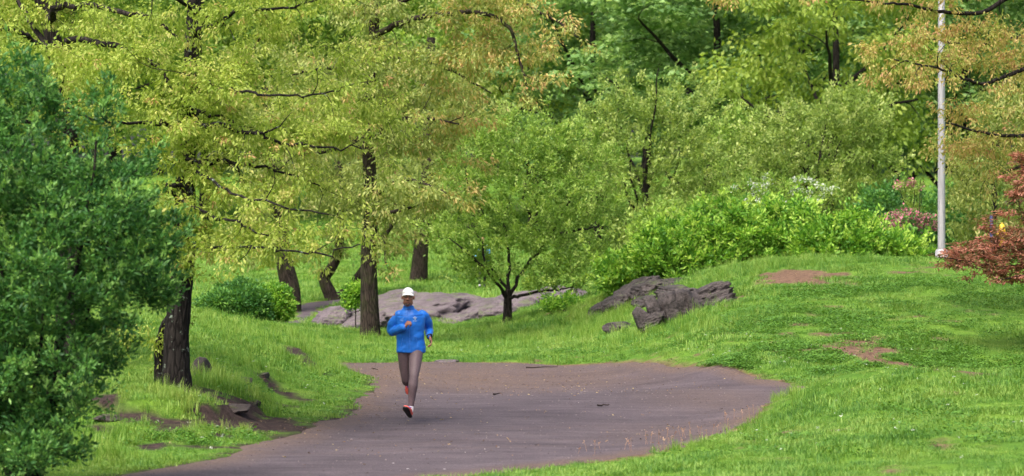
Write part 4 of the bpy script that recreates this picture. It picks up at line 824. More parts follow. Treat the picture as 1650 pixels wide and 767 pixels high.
rock_group('rock_ledge', 'dark craggy ledge sloping down to the left below the bright green shrubs', [
    (1012, 482, 60, 28, 71, 1.4, -24, 11), (966, 502, 32, 18, 71, .9, -30, 12), (1092, 460, 58, 18, 70, 1.4, -4, 13), (1046, 485, 34, 16, 67.5, 1.0, -14, 14), (990, 492, 34, 22, 70, .9, -30, 15), (1040, 468, 34, 20, 69.6, .9, -16, 16)], M['rock_dark'], 70, top=[((-.2, -.2, 1), .6)], rough=.15, strata=.10, sdir=(.8, .2, .7), sfreq=4, cutlo=.54)
rock_group('boulder', 'dark split boulder with a steep face in front of the ledge', [
    (1078, 503, 22, 40, 60.4, .6, -8, 21), (1098, 500, 19, 41, 60.6, .6, 4, 22), (1056, 508, 17, 38, 60.2, .5, -22, 23), (1036, 516, 17, 28, 60, .45, -30, 24), (1114, 502, 12, 40, 60.5, .5, -12, 25), (1132, 480, 52, 18, 61.6, .8, -28, 26), (1144, 490, 52, 17, 61.2, .7, -36, 27), (1120, 494, 24, 34, 61.2, .6, -16, 32),
    (1152, 501, 46, 15, 60.8, .5, -40, 28), (1126, 505, 16, 28, 60.6, .4, -20, 29), (1090, 470, 34, 14, 61.5, .8, -4, 30), (1048, 520, 26, 12, 59.8, .3, -40, 31)], M['rock_dark'], 60, top=[((-.1, -.1, 1), .78), ((.2, -1, .1), .66)], rough=.13, strata=.07, sdir=(.6, .2, .8), sfreq=5, cutlo=.6)
rock_single('rock', 'low flat stone in the grass left of the dark boulder', 992, 528, 30, 10, 62.5, .5, -6, 31, M['rock_dark'])
p = hit(322, 612); rock_single('rock', 'pointed grey stone leaning beside the lichen-spotted trunk', 322, 602, 18, 26, p[1] + .3, .3, 24, 32, M['rock_soil'])
LEDGE = ((352, 612, 22, 9, 12, 'narrow stone under the turf lip right of the pointed stone'), (385, 616, 24, 9, -6, 'flat stone holding the upper turf edge on the left bank'), (420, 609, 17, 8, -26, 'tilted stone at the right end of the upper turf edge'),
         (372, 660, 34, 9, -2, 'long dark stone under the lower turf lip above the bare soil'), (410, 652, 13, 8, -20, 'small dark stone at the right end of the lower turf lip'), (172, 674, 26, 8, 3, 'dark stone half buried in soil beside the big bush'))
for i, (px, py, rx, rz, tl, lab) in enumerate(LEDGE):
    p = hit(px, py); rock_single('stone', lab, px, py, rx, rz, p[1] + .05, .22, tl, 40 + i, M['rock_soil'], 4, 'stones along the left bank')
p = hit(718, 583); rock_single('stone', 'flat pale stone at the far edge of the path right of the runner', 718, 582, 24, 4, p[1], .3, 0, 50, M['rock_pale'])
M['pale_stone'] = rock_mat('pale limestone chips', (.40, .36, .36), (.62, .58, .58))
for i, (px, py, rx, rz, lab) in enumerate(((657, 756.5, 5, 2.2, 'brightest white stone chip at the bottom edge of the path'), (627, 759, 4.5, 1.6, 'white stone chip left of the brightest one on the near path'), (606, 750, 6, 1.5, 'leftmost pale chip of the scatter on the near path'), (634, 746.5, 2.6, 1.3, 'topmost tiny pale chip of the scatter on the near path'),
                                           (670, 757.5, 4, 1.2, 'rightmost slim chip of the scatter on the near path'), (648, 761, 2.8, 1.4, 'lowest small chip of the scatter on the near path'), (620, 753.5, 3.5, 1.2, 'thin pale chip in the middle of the scatter on the near path'), (716, 757, 5, 2, 'pale chip by the near grass edge, right of the scatter'))):
    p = hit(px, py); rock_single('stone_chip', lab, px, py, rx, rz, p[1], rx / FPX * p[1] * .9, 0, 60 + i, M['pale_stone'], 2, 'pale stone chips on the near path', 'stone')
M['twig'] = plain('dead wood', (.045, .035, .03), .9, .1)
for px0, py0, px1, py1, lab in ((848, 594, 898, 592.5, 'long dark stick lying near the far edge of the path'), (962, 656, 981, 654, 'short dark stick lying on the middle of the path at right'), (795, 637, 806, 635, 'tiny dark twig lying on the path right of the runner'), (600, 595, 608, 597, 'short dark twig on the brown litter at the path bend')):
    a, b_ = hit(px0, py0), hit(px1, py1); n_ = 6; t = np.linspace(0, 1, n_)[:, None]; P_ = a + (b_ - a) * t + np.random.default_rng(int(px0)).normal(0, .012, (n_, 3)) * np.array([1, 1, .3]); P_[:, 2] += .018
    v, f = tubes(P_[None], np.linspace(.014, .006, n_)[None], 6); c0 = P_[0].copy(); o = obj('stick', tri_mesh('stick', v - c0, f, M['twig'], True)); o.location = c0; tag(o, lab, 'stick', 'sticks on the path')
# loose litter, gravel and tiny flowers: nobody could count them
M['litter'] = leaf_mat('dry leaf litter', [(0, (.07, .045, .03)), (.5, (.17, .105, .07)), (.9, (.27, .18, .10)), (1, (.36, .29, .14))], .15)
r = np.random.default_rng(77); X = []; Yv = []
for px, py, rx, ry, n_ in ((640, 603, 1.0, 3.5, 420), (760, 610, 1.6, 4, 520), (900, 612, 1.8, 3.5, 400), (1050, 625, 1.5, 3, 160), (560, 640, .8, 3, 260), (800, 680, 2, 3, 160), (420, 672, .5, .8, 120), (1130, 700, .8, 1.5, 140), (1310, 449, .8, 1.2, 120), (600, 720, 1.5, 1.5, 120), (1370, 565, .6, 1.2, 80)):
    p = hit(px, py); X.append(r.normal(p[0], rx, n_)); Yv.append(r.normal(p[1], ry, n_))
X = np.concatenate(X); Yv = np.concatenate(Yv); k = soil_m(X, Yv) > .35; X, Yv = X[k], Yv[k]
P0 = np.stack([X, Yv, ground_h(X, Yv) + .012], -1); tw = np.stack([P0, P0 + r.normal(0, .02, P0.shape) * np.array([1, 1, .15])], 1)
cr = Crown(); cr.add(leaves(tw, 1, .032, .018, 'flat', .0, r, 0.0)); tag(obj('leaf_litter', cr.mesh('leaf_litter', M['litter'], np.zeros(3))), 'dry brown leaf litter strewn over the path and bare soil', 'leaf litter', kind='stuff')
n_ = 2600; X = r.uniform(-5.5, 6, n_); Yv = r.uniform(27, 54, n_); k = path_d(X, Yv) < .1; X, Yv = X[k], Yv[k]; iv, if_ = ICO[1]
sz = r.uniform(.004, .012, len(X)) * np.where(r.uniform(0, 1, len(X)) > .94, 1.8, 1); base = np.stack([X, Yv, ground_h(X, Yv) + .006], -1)
V = base[:, None] + iv[None] * sz[:, None, None] * r.uniform(.6, 1.3, (len(X), 1, 3)) * np.array([1, 1, .6]); F = if_[None] + len(iv) * np.arange(len(X))[:, None, None]
M['gravel'] = leaf_mat('loose cinders', [(0, (.05, .04, .042)), (.6, (.16, .13, .135)), (.95, (.20, .17, .17)), (1, (.34, .30, .30))], 0.0, .9, .2)
tag(obj('gravel', tri_mesh('gravel', V.reshape(-1, 3), F.reshape(-1, 3), M['gravel'], False, {'v': np.repeat(r.uniform(0, 1, len(X)), len(iv))})), 'loose cinders and grit scattered on the path', 'gravel', kind='stuff')
X, Yv = [], []
for px, py, rx, ry, n_ in ((1300, 590, 1.5, 1.5, 60), (1150, 560, 1.2, 2, 40), (1450, 700, 1.8, 3, 45), (900, 560, 2, 3, 40), (1550, 620, 1.2, 1.5, 25), (430, 640, .6, 2, 25), (350, 700, .8, 1, 25)):
    p = hit(px, py); X.append(r.normal(p[0], rx, n_)); Yv.append(r.normal(p[1], ry, n_))
X = np.concatenate(X); Yv = np.concatenate(Yv); k = soil_m(X, Yv) < .3; X, Yv = X[k], Yv[k]; P0 = np.stack([X, Yv, ground_h(X, Yv) + .055], -1); tw = np.stack([P0, P0 + np.array([0, 0, .01])], 1)
cr = Crown(); cr.add(leaves(tw, 4, .02, .016, 'flat', .008, r, 0.0)); tag(obj('clover_flowers', cr.mesh('clover_flowers', M['white'], np.zeros(3))), 'tiny white clover flowers dotted through the lawn', 'flowers', kind='stuff')

M['seed'] = leaf_mat('pinkish seed heads', [(0, (.30, .16, .12)), (1, (.50, .34, .24))], .3)
X, Yv = [], []
for px, py, rx, ry, n_ in ((1112, 704, .2, .3, 14), (1060, 717, .25, .25, 10), (1010, 728, .3, .25, 10), (1180, 682, .12, .4, 8)):
    p = hit(px, py); X.append(r.normal(p[0], rx, n_)); Yv.append(r.normal(p[1], ry, n_))
X = np.concatenate(X); Yv = np.concatenate(Yv); P0 = np.stack([X, Yv, ground_h(X, Yv)], -1); hgt = r.uniform(.05, .16, (len(X), 1)); tip = P0 + np.concatenate([r.normal(0, .02, (len(X), 2)), hgt], 1)
cr = Crown(); v, f = tubes(np.stack([P0, (P0 + tip) / 2, tip], 1), np.full((len(X), 3), .0018), 3); cr.add((v, f, np.full(len(v), .6))); cr.add(leaves(np.stack([P0 + (tip - P0) * .6, tip], 1), 5, .022, .010, 'up', .006, r, .2)); tag(obj('seed_heads', cr.mesh('seed_heads', M['seed'], np.zeros(3))), 'pinkish grass seed heads along the near edge of the path', 'grass', kind='stuff')

# ------------------------------------------------------------------ lamp post, hydrant and post at the right
def lathe(prof, sides=24, flat=False):
    a = np.arange(sides) / sides * 2 * np.pi; pr = np.asarray(prof, float)
    V = np.stack([pr[:, None, 0] * np.cos(a), pr[:, None, 0] * np.sin(a), pr[:, None, 1] * np.ones(sides)], -1).reshape(-1, 3)
    i = np.arange(len(pr) - 1)[:, None] * sides; j = np.arange(sides)[None]; j2 = (j + 1) % sides
    F = np.concatenate([np.stack([i + j, i + j2, i + sides + j2], -1).reshape(-1, 3), np.stack([i + j, i + sides + j2, i + sides + j], -1).reshape(-1, 3)])
    return V, F
def box(c, s):
    c, s = np.asarray(c, float), np.asarray(s, float) / 2
    V = np.array([[x, y, z] for x in (-1, 1) for y in (-1, 1) for z in (-1, 1)]) * s + c
    F = np.array([[0, 1, 3], [0, 3, 2], [4, 6, 7], [4, 7, 5], [0, 4, 5], [0, 5, 1], [2, 3, 7], [2, 7, 6], [0, 2, 6], [0, 6, 4], [1, 5, 7], [1, 7, 3]]); return V, F
m, nt, bs, out = new_mat('weathered aluminium paint'); tc = N(nt, 'ShaderNodeTexCoord'); mp = N(nt, 'ShaderNodeMapping'); mp.inputs['Scale'].default_value = (6, 6, .5); nt.links.new(tc.outputs['Object'], mp.inputs[0])
n1 = noise_n(nt, 3, 6, .65, mp.outputs[0]); nt.links.new(ramp(nt, n1.outputs[0], [(.3, (.20, .195, .21)), (.5, (.33, .325, .35)), (.7, (.42, .41, .435))]), bs.inputs['Base Color']); bs.inputs['Roughness'].default_value = .5; bs.inputs['Metallic'].default_value = .25
M['lamp'] = m
LY = 69.0; lx = W(1517, 400, LY)[0]; lb = np.array([lx, LY, gh(lx, LY)])
e = empty('lamp_post', lb); tag(e, 'tall pale grey octagonal lamp post behind the mound at right', 'lamp post')
v, f = lathe([(.094, .0), (.090, 2.5), (.084, 5.2), (.076, 8.6), (.0, 8.62)], 8); obj('pole', tri_mesh('pole', v, f, M['lamp']), e)
v, f = lathe([(.20, 0), (.20, .05), (.16, .08), (.15, .28), (.12, .32)], 8); obj('base_plate', tri_mesh('base_plate', v, f, M['lamp']), e)
v, f = tubes(np.array([[(0, 0, 8.5), (-.3, -.1, 8.9), (-.9, -.2, 9.1), (-1.6, -.3, 9.1)]], float), np.array([[.05, .045, .04, .035]]), 8); obj('arm', tri_mesh('arm', v, f, M['lamp'], True), e)
hd = obj('lamp_head', tri_mesh('lamp_head', *box((-1.85, -.35, 9.08), (.62, .26, .14)), M['lamp']), e)
obj('lens', tri_mesh('lens', *box((-1.85, -.35, 9.0), (.46, .2, .04)), plain('lamp glass', (.6, .6, .58), .2)), hd)
M['yellow'] = plain('yellow paint', (.62, .40, .02), .45); M['navy'] = plain('dark blue paint', (.03, .035, .10), .5)
HY = 78.0; p0 = W(1614.5, 368, HY); g0 = gh(p0[0], HY); hh = W(1614.5, 359, HY)[2] - g0
e = empty('hydrant', (p0[0], HY, g0)); tag(e, 'small yellow round-topped hydrant glimpsed over the red maple', 'hydrant')
v, f = lathe([(.12, 0), (.12, .04), (.075, .06), (.075, hh - .26), (.10, hh - .25), (.10, hh - .21), (.085, hh - .20), (.08, hh - .10), (.05, hh - .04), (.025, hh - .03), (.02, hh), (0, hh)], 18); obj('barrel', tri_mesh('barrel', v, f, M['yellow'], True), e)
for s_ in (-1, 1):
    v, f = lathe([(.04, 0), (.04, .06), (.03, .075), (0, .075)], 12); v = np.stack([v[:, 2] * s_ + .07 * s_, v[:, 0], v[:, 1] + hh - .32], -1); obj('outlet', tri_mesh('outlet', v, f, M['yellow'], True), e)
p0 = W(1597.5, 360, HY); g0 = gh(p0[0], HY); hh = W(1597, 347, HY)[2] - g0
v, f = lathe([(.045, 0), (.045, hh - .03), (.03, hh), (0, hh)], 10); o = obj('post', tri_mesh('post', v, f, M['navy'])); o.location = (p0[0], HY, g0); tag(o, 'slim dark blue post left of the yellow hydrant', 'post')

# ------------------------------------------------------------------ people
class Blob:
    def __init__(s): s.V, s.F, s.o = [], [], 0
    def _put(s, v, f): s.V.append(v); s.F.append(f + s.o); s.o += len(v)
    def loft(s, C, R, A, B):
        """closed loft: centres (n,3), per ring radii (n,2), axes A,B (n,3)"""
        k = 20; a = np.arange(k) / k * 2 * np.pi
        v = C[:, None] + A[:, None] * (R[:, 0, None, None] * np.cos(a)[None, :, None]) + B[:, None] * (R[:, 1, None, None] * np.sin(a)[None, :, None]); n = len(C)
        idx = np.arange(n * k).reshape(n, k); p, q = idx[:-1], idx[1:]; p2, q2 = np.roll(p, -1, 1), np.roll(q, -1, 1)
        v = np.concatenate([v.reshape(-1, 3), C[:1], C[-1:]]); c0, c1 = n * k, n * k + 1
        f = np.concatenate([np.stack([p, p2, q2], -1).reshape(-1, 3), np.stack([p, q2, q], -1).reshape(-1, 3), np.stack([np.roll(idx[0], -1), idx[0], np.full(k, c0)], -1), np.stack([idx[-1], np.roll(idx[-1], -1), np.full(k, c1)], -1)])
        s._put(v, f)
    def chain(s, pts, rad, n=5):
        P_ = catmull(pts, n) if len(pts) > 2 else np.linspace(pts[0], pts[-1], n + 1); P_ = np.asarray(P_, float)
        R = np.interp(np.linspace(0, 1, len(P_)), np.linspace(0, 1, len(rad)), rad)
        T = nrm(np.gradient(P_, axis=0)); th = np.array([.25, .6, .85]) 
        pre = [P_[0] - T[0] * R[0] * q for q in (.97, .8, .45)]; post = [P_[-1] + T[-1] * R[-1] * q for q in (.45, .8, .97)]
        P2 = np.vstack([pre, P_, post]); R2 = np.r_[R[0] * np.array([.2, .6, .89]), R, R[-1] * np.array([.89, .6, .2])]; T2 = np.vstack([[T[0]] * 3, T, [T[-1]] * 3])
        ref = np.array([1.0, 0, 0]) if abs(T2[0][0]) < .8 else UP; A = nrm(np.cross(T2, ref)); B = np.cross(T2, A)
        s.loft(P2, np.stack([R2, R2], -1), A, B)
    def ball(s, c, r):
        v, f = ICO[3]; s._put(v * np.asarray(r) + np.asarray(c), f)
    def rings(s, sec):
        sec = np.asarray(sec, float); n = len(sec); s.loft(sec[:, :3], sec[:, 3:5], np.tile([1.0, 0, 0], (n, 1)), np.tile([0, 1.0, 0], (n, 1)))
    def raw(s): return np.concatenate(s.V), np.concatenate(s.F)
    def mesh(s, name, mat, vox, smooth=4, fac=.5):
        v, f = s.raw(); me = tri_mesh(name + '_tmp', v, f, None); t = bpy.data.objects.new('tmp', me); COL.objects.link(t)
        md = t.modifiers.new('r', 'REMESH'); md.mode = 'VOXEL'; md.voxel_size = vox
        if smooth: ms = t.modifiers.new('s', 'SMOOTH'); ms.factor = fac; ms.iterations = smooth
        dg = bpy.context.evaluated_depsgraph_get(); out_ = bpy.data.meshes.new_from_object(t.evaluated_get(dg)); bpy.data.objects.remove(t); bpy.data.meshes.remove(me)
        out_.name = name; out_.materials.clear(); out_.materials.append(mat); out_.polygons.foreach_set('use_smooth', np.ones(len(out_.polygons), bool)); return out_
def rotv(v, ax, a):
    ax = nrm(np.asarray(ax, float)); return v * math.cos(a) + np.cross(ax, v) * math.sin(a) + ax * (ax @ v) * (1 - math.cos(a))
def hand(B, w, d, n, thumb, curl):
    d = nrm(np.asarray(d, float)); n = np.asarray(n, float); n = nrm(n - d * (n @ d)); s_ = np.cross(d, n) * thumb
    for q, ln in ((.028, .9), (.010, 1.0), (-.009, .95), (-.026, .75)):
        k0 = w + d * .085 + s_ * q; B.chain([w + s_ * q * .55, k0], [.016, .013], 3)
        p, dd = k0, d
        for L, an, r_ in ((.044, curl[0], .0098), (.027, curl[1], .009), (.021, curl[2], .008)):
            dd = rotv(dd, np.cross(d, n), an); p2 = p + dd * L * ln; B.chain([p, p2], [r_, r_ * .93], 2); p = p2
    t0 = w + d * .02 + s_ * .022; t1 = t0 + nrm(d * .7 + s_ * .6 + n * .25) * .042; t2 = t1 + nrm(d * .8 + s_ * .1 + n * .4) * .034; B.chain([t0, t1], [.015, .0115], 3); B.chain([t1, t2], [.011, .0088], 3)
def shoe(ank, d, up, parent, mats, label=None):
    d = nrm(np.asarray(d, float)); up = np.asarray(up, float); up = nrm(up - d * (up @ d)); s_ = np.cross(d, up); o = ank - up * .075
    sec = [(-.072, .012, .045), (-.066, .026, .062), (-.045, .033, .078), (-.01, .034, .082), (.03, .036, .072), (.07, .041, .056), (.11, .045, .044), (.15, .043, .036), (.18, .032, .028), (.195, .014, .018)]
    C = np.array([o + d * t + up * h * .45 for t, w_, h in sec]); R = np.array([(w_, h * .55) for t, w_, h in sec]); B = Blob(); B.loft(C, R, np.tile(s_, (len(sec), 1)), np.tile(up, (len(sec), 1)))
    up_o = obj('shoe', B.mesh('shoe', mats['shoe'], .005, 3), parent)
    if label: up_o['label'] = label
    so = Blob(); k = np.array([o + d * t - up * (.012 - .012 * max(0, t - .12) / .07) for t, w_, h in sec]); so.loft(k, np.array([(w_ + .005, .015) for t, w_, h in sec]), np.tile(s_, (len(sec), 1)), np.tile(up, (len(sec), 1)))
    obj('sole', so.mesh('sole', mats['sole'], .005, 2), up_o)
    B = Blob()
    for t, h in ((.035, .074), (.055, .066), (.075, .059)): B.chain([o + d * t + up * h + s_ * .02, o + d * (t + .006) + up * (h + .004), o + d * t + up * h - s_ * .02], [.006, .006], 3)
    obj('laces', B.mesh('laces', mats['laces'], .004, 1), up_o)
def person(name, label, loc, J, mats, cap=True, vox=.0065, wrinkle=.010):
    loc = np.asarray(loc, float); e = empty(name, loc); tag(e, label, 'person'); A = {k: np.asarray(v, float) for k, v in J.items() if k not in ('torso', 'curl_r', 'curl_l')}
    hc = A['head']
    B = Blob()   # one continuous body
    B.ball(hc + (0, .01, .02), (.074, .094, .100)); B.ball(hc + (0, -.02, -.04), (.061, .074, .085)); B.ball(hc + (0, -.066, -.100), (.030, .026, .022))
    B.chain([hc + (0, -.090, .016), hc + (0, -.104, -.008), hc + (0, -.112, -.028)], [.008, .010, .015]); B.ball(hc + (.011, -.100, -.030), (.009, .010, .008)); B.ball(hc + (-.011, -.100, -.030), (.009, .010, .008))
    B.chain([hc + (-.046, -.070, .022), hc + (0, -.088, .026), hc + (.046, -.070, .022)], [.011, .013, .011])
    for s_ in (-1, 1): B.ball(hc + (s_ * .042, -.062, -.022), (.022, .022, .018)); B.ball(hc + (s_ * .078, .012, -.008), (.010, .020, .033)); B.ball(hc + (s_ * .048, -.02, -.075), (.018, .035, .025))
    B.chain([hc + (-.022, -.090, -.060), hc + (0, -.097, -.058), hc + (.022, -.090, -.060)], [.006, .008, .006]); B.chain([hc + (-.018, -.089, -.071), hc + (0, -.095, -.073), hc + (.018, -.089, -.071)], [.007, .009, .007])
    B.chain([hc + (0, .025, -.06), hc + (0, .04, -.13), A['neck']], [.056, .054, .065])
    ts = np.asarray(J['torso'], float).copy(); ts[:-3, 3] *= .95; ts2 = ts.copy(); ts2[:, 3:] *= .88; ts2 = ts2[:-2]; B.rings(ts2)
    B.chain([A['sh_r'], A['el_r'], A['wr_r']], [.045, .038, .026]); B.chain([A['sh_l'], A['el_l'], A['wr_l']], [.045, .038, .026])
    [B.chain(q, w_) for a_ in 'rl' for q, w_ in (([A['hip_' + a_], A['kn_' + a_]], [.06, .036]), ([A['kn_' + a_], A['an_' + a_]], [.036, .02]))]
    hand(B, A['wr_r'], A['hd_r'], A['hn_r'], 1, J['curl_r']); hand(B, A['wr_l'], A['hd_l'], A['hn_l'], -1, J['curl_l'])
    obj('body', B.mesh('body', mats['skin'], .0052, 2, .35), e)
    for s_ in (-1, 1):
        B = Blob(); B.ball(hc + (s_ * .030, -.081, .003), (.012, .009, .008)); ey = obj('eye', B.mesh('eye', mats['eye'], .002, 1), e)
        B = Blob(); B.ball(hc + (s_ * .030, -.0885, .003), (.0062, .003, .0066)); obj('iris', B.mesh('iris', mats['dark'], .0015, 0), ey)
        B = Blob(); B.chain([hc + (s_ * .014, -.099, .026), hc + (s_ * .032, -.093, .031), hc + (s_ * .047, -.078, .026)], [.004, .005, .003]); obj('eyebrow', B.mesh('eyebrow', mats['dark'], .0025, 1), e)
    B = Blob(); B.chain([hc + (-.020, -.097, -.0655), hc + (0, -.104, -.064), hc + (.020, -.097, -.0655)], [.0035, .0045, .0035]); obj('lips', B.mesh('lips', mats['lips'], .0025, 1), e)
    B = Blob(); B.chain([hc + (-.030, -.085, -.082), hc + (-.014, -.094, -.098), hc + (.014, -.094, -.098), hc + (.030, -.085, -.082)], [.005, .008, .008, .005]); B.chain([hc + (-.024, -.094, -.050), hc + (0, -.104, -.047), hc + (.024, -.094, -.050)], [.003, .004, .003]); obj('beard', B.mesh('beard', mats['dark'], .003, 1), e)
    if cap:
        v, f = ICO[4]; v = v * np.array([.080, .102, .094]); keep = (v[f][:, :, 2].mean(1) > .018 + .10 * np.maximum(0, v[f][:, :, 1].mean(1)) * -1 * .5); f = f[keep]
        u = np.unique(f); mp = np.full(len(v), -1); mp[u] = np.arange(len(u)); me = tri_mesh('cap', v[u] + hc + (0, .008, .030), mp[f], mats['cap'], True); co = obj('cap', me, e); so = co.modifiers.new('thickness', 'SOLIDIFY'); so.thickness = .004
        a = np.linspace(-1.05, 1.05, 15); q = np.linspace(0, 1, 6); AA, QQ = np.meshgrid(a, q); rx, ry = .080 + QQ * .006, .100 + QQ * .060 * np.cos(AA * .95) ** .6
        v = np.stack([np.sin(AA) * rx, -np.cos(AA) * ry + .008, .048 - .020 * QQ - .030 * np.abs(np.sin(AA)) ** 2 * (.35 + .5 * QQ)], -1).reshape(-1, 3) + hc; me = tri_mesh('visor', v, grid_faces(15, 6), mats['cap'], True); vo_ = obj('visor', me, co); so = vo_.modifiers.new('thickness', 'SOLIDIFY'); so.thickness = .004
    else:
        B = Blob(); B.ball(hc + (0, .025, .035), (.082, .094, .096)); obj('hair', B.mesh('hair', mats['dark'], .006, 2), e)
    # jacket: torso and both sleeves in one surface
    B = Blob(); B.rings(ts); B.chain([A['sh_r'] + (.03, 0, .0), (A['sh_r'] + A['el_r']) / 2 + (-.012, 0, 0), A['el_r'], (A['el_r'] + A['wr_r']) / 2, A['wr_r']], [.068, .066, .060, .053, .040]); B.chain([A['sh_l'] + (-.03, 0, 0), (A['sh_l'] + A['el_l']) / 2 + (.012, 0, 0), A['el_l'], (A['el_l'] + A['wr_l']) / 2, A['wr_l']], [.068, .065, .058, .052, .040])
    me = B.mesh('jacket', mats['jacket'], vox, 7); n_ = len(me.vertices); co = np.empty(n_ * 3, np.float32); me.vertices.foreach_get('co', co); co = co.reshape(-1, 3); no = np.empty(n_ * 3, np.float32); me.vertices.foreach_get('normal', no); no = no.reshape(-1, 3)
    ds = np.array([mnoise.fractal(Vector((p[0] * 4 + p[2] * 4, p[1] * 4, p[2] * 7 - p[0] * 5)), 1.0, 2.0, 3) for p in co.tolist()]); co += no * (ds * wrinkle)[:, None]
    low = co[:, 2] < ts[0][2] + .02; me.vertices.foreach_set('co', co.ravel()); me.update(); jk = obj('jacket', me, e)
    from mathutils.bvhtree import BVHTree
    bt = BVHTree.FromPolygons([tuple(c) for c in co.tolist()], [tuple(p.vertices) for p in me.polygons])
    def onto(x, z, off=.003):
        h = bt.ray_cast(Vector((x, -2, z)), Vector((0, 1, 0))); return np.array([x, h[0].y - off, z]) if h[0] else None
    def strip(nm, pts, r_, mat):
        P_ = [q for q in (onto(x, z) for x, z in pts) if q is not None]
        if len(P_) > 1:
            v, f = tubes(np.array(P_)[None], np.full((1, len(P_)), r_), 6); obj(nm, tri_mesh(nm, v, f, mat, True), jk)
    if cap:
        cz = ts[-1][2]; zx = lambda z: .012 - .02 * (z - .9) / .6
        strip('zip', [(zx(z), z) for z in np.linspace(.92, 1.50, 60)], .0035, mats['zip'])
        strip('pocket', [(.085 + .03 * t, 1.12 - .15 * t) for t in np.linspace(0, 1, 16)], .003, mats['zip']); strip('pocket', [(-.085 - .03 * t, 1.10 - .14 * t) for t in np.linspace(0, 1, 16)], .003, mats['zip'])
        for k in range(3): strip('emblem_bar', [(-.115 + .016 * k + .007 * t, 1.335 + (.010 + .009 * k) * t) for t in np.linspace(-1, 1, 6)], .0042, mats['emblem'])
        strip('emblem_base', [(-.122 + .052 * t, 1.318) for t in np.linspace(0, 1, 8)], .003, mats['emblem'])
        for dx, dz in ((0, 0), (.016, .006), (-.016, .008), (0, .018), (.004, -.014)): strip('emblem_leaf', [(.072 + dx + .007 * t, 1.345 + dz + .009 * abs(t)) for t in np.linspace(-1, 1, 5)], .0055, mats['emblem2'])
        strip('emblem_text', [(.047 + .05 * t, 1.316) for t in np.linspace(0, 1, 8)], .0032, mats['emblem2'])
        strip('collar_seam', [(-.075 + .15 * t, 1.475 - .012 * math.sin(t * 3.14)) for t in np.linspace(0, 1, 14)], .0025, mats['seam'])
        for s_ in (-1, 1): strip('yoke_seam', [(s_ * (.03 + .14 * t), 1.385 + .01 * t) for t in np.linspace(0, 1, 14)], .0022, mats['seam'])
    # leggings
    B = Blob(); hr, hl = A['hip_r'], A['hip_l']; B.ball((hr + hl) / 2 + (0, .015, .03), (.155, .115, .12))
    for h_, k_, a_ in ((hr, A['kn_r'], A['an_r']), (hl, A['kn_l'], A['an_l'])):
        u_ = nrm(a_ - k_); back = nrm(np.cross(np.cross(k_ - h_, a_ - k_), u_)) if np.linalg.norm(np.cross(k_ - h_, a_ - k_)) > .02 else np.array([0, 1.0, 0])
        B.chain([h_, h_ * .5 + k_ * .5, k_], [.096, .083, .059]); B.chain([k_, k_ * .7 + a_ * .3 - back * .016, k_ * .3 + a_ * .7, a_], [.057, .063, .047, .035])
    obj('leggings', B.mesh('leggings', mats['legs'], .006, 5), e)
    for a_, k_ in ((A['an_r'], A['kn_r']), (A['an_l'], A['kn_l'])):
        u_ = nrm(k_ - a_); B = Blob(); B.chain([a_ - u_ * .05, a_, a_ + u_ * .012], [.036, .036, .037]); obj('sock', B.mesh('sock', mats['sock'], .004, 2), e)
    shoe(A['an_r'] - nrm(A['kn_r'] - A['an_r']) * .02, A['ft_r'], A['fu_r'], e, mats); shoe(A['an_l'] - nrm(A['kn_l'] - A['an_l']) * .02, A['ft_l'], A['fu_l'], e, mats)
    if cap:
        u_ = nrm(A['wr_l'] - A['el_l']); c_ = A['wr_l'] + u_ * .022; B = Blob(); a1 = nrm(np.cross(u_, UP)); b1 = np.cross(u_, a1); ang = np.linspace(0, 2 * np.pi, 20)
        v, f = tubes((c_ + a1 * (np.cos(ang) * .033)[:, None] + b1 * (np.sin(ang) * .033)[:, None])[None], np.full((1, 20), .008), 6); wo = obj('watch', tri_mesh('watch', v, f, mats['dark'], True), e)
        v, f = lathe([(0, 0), (.02, 0), (.02, .009), (0, .01)], 16); q = nrm(np.array([.4, -.8, .4])); q = nrm(q - u_ * (q @ u_)); a2 = np.cross(u_, q); obj('dial', tri_mesh('dial', c_ + q * .034 + v[:, :1] * u_ + v[:, 1:2] * a2 + v[:, 2:] * q, f, mats['dark']), wo)
    return e
def skin_mat(name, col):
    m, nt, bs, out = new_mat(name); n1 = noise_n(nt, 18, 4); nt.links.new(ramp(nt, n1.outputs[0], [(.3, tuple(c * .85 for c in col)), (.7, tuple(c * 1.15 for c in col))]), bs.inputs['Base Color']); bs.inputs['Roughness'].default_value = .48
    bs.inputs['Subsurface Weight'].default_value = .08; bs.inputs['Subsurface Radius'].default_value = (.02, .008, .005); return m
def cloth_mat(name, col, rough=.6, sheen=.0, bs_=.3, sc_=30):
    m, nt, bs, out = new_mat(name); tc = N(nt, 'ShaderNodeTexCoord'); n1 = noise_n(nt, sc_, 5, .6, tc.outputs['Object']); nt.links.new(ramp(nt, n1.outputs[0], [(.3, tuple(c * .86 for c in col)), (.7, tuple(c * 1.12 for c in col))]), bs.inputs['Base Color'])
    bs.inputs['Roughness'].default_value = rough; bs.inputs['Specular IOR Level'].default_value = .35; bump(nt, n1.outputs[0], bs, bs_, .006); return m
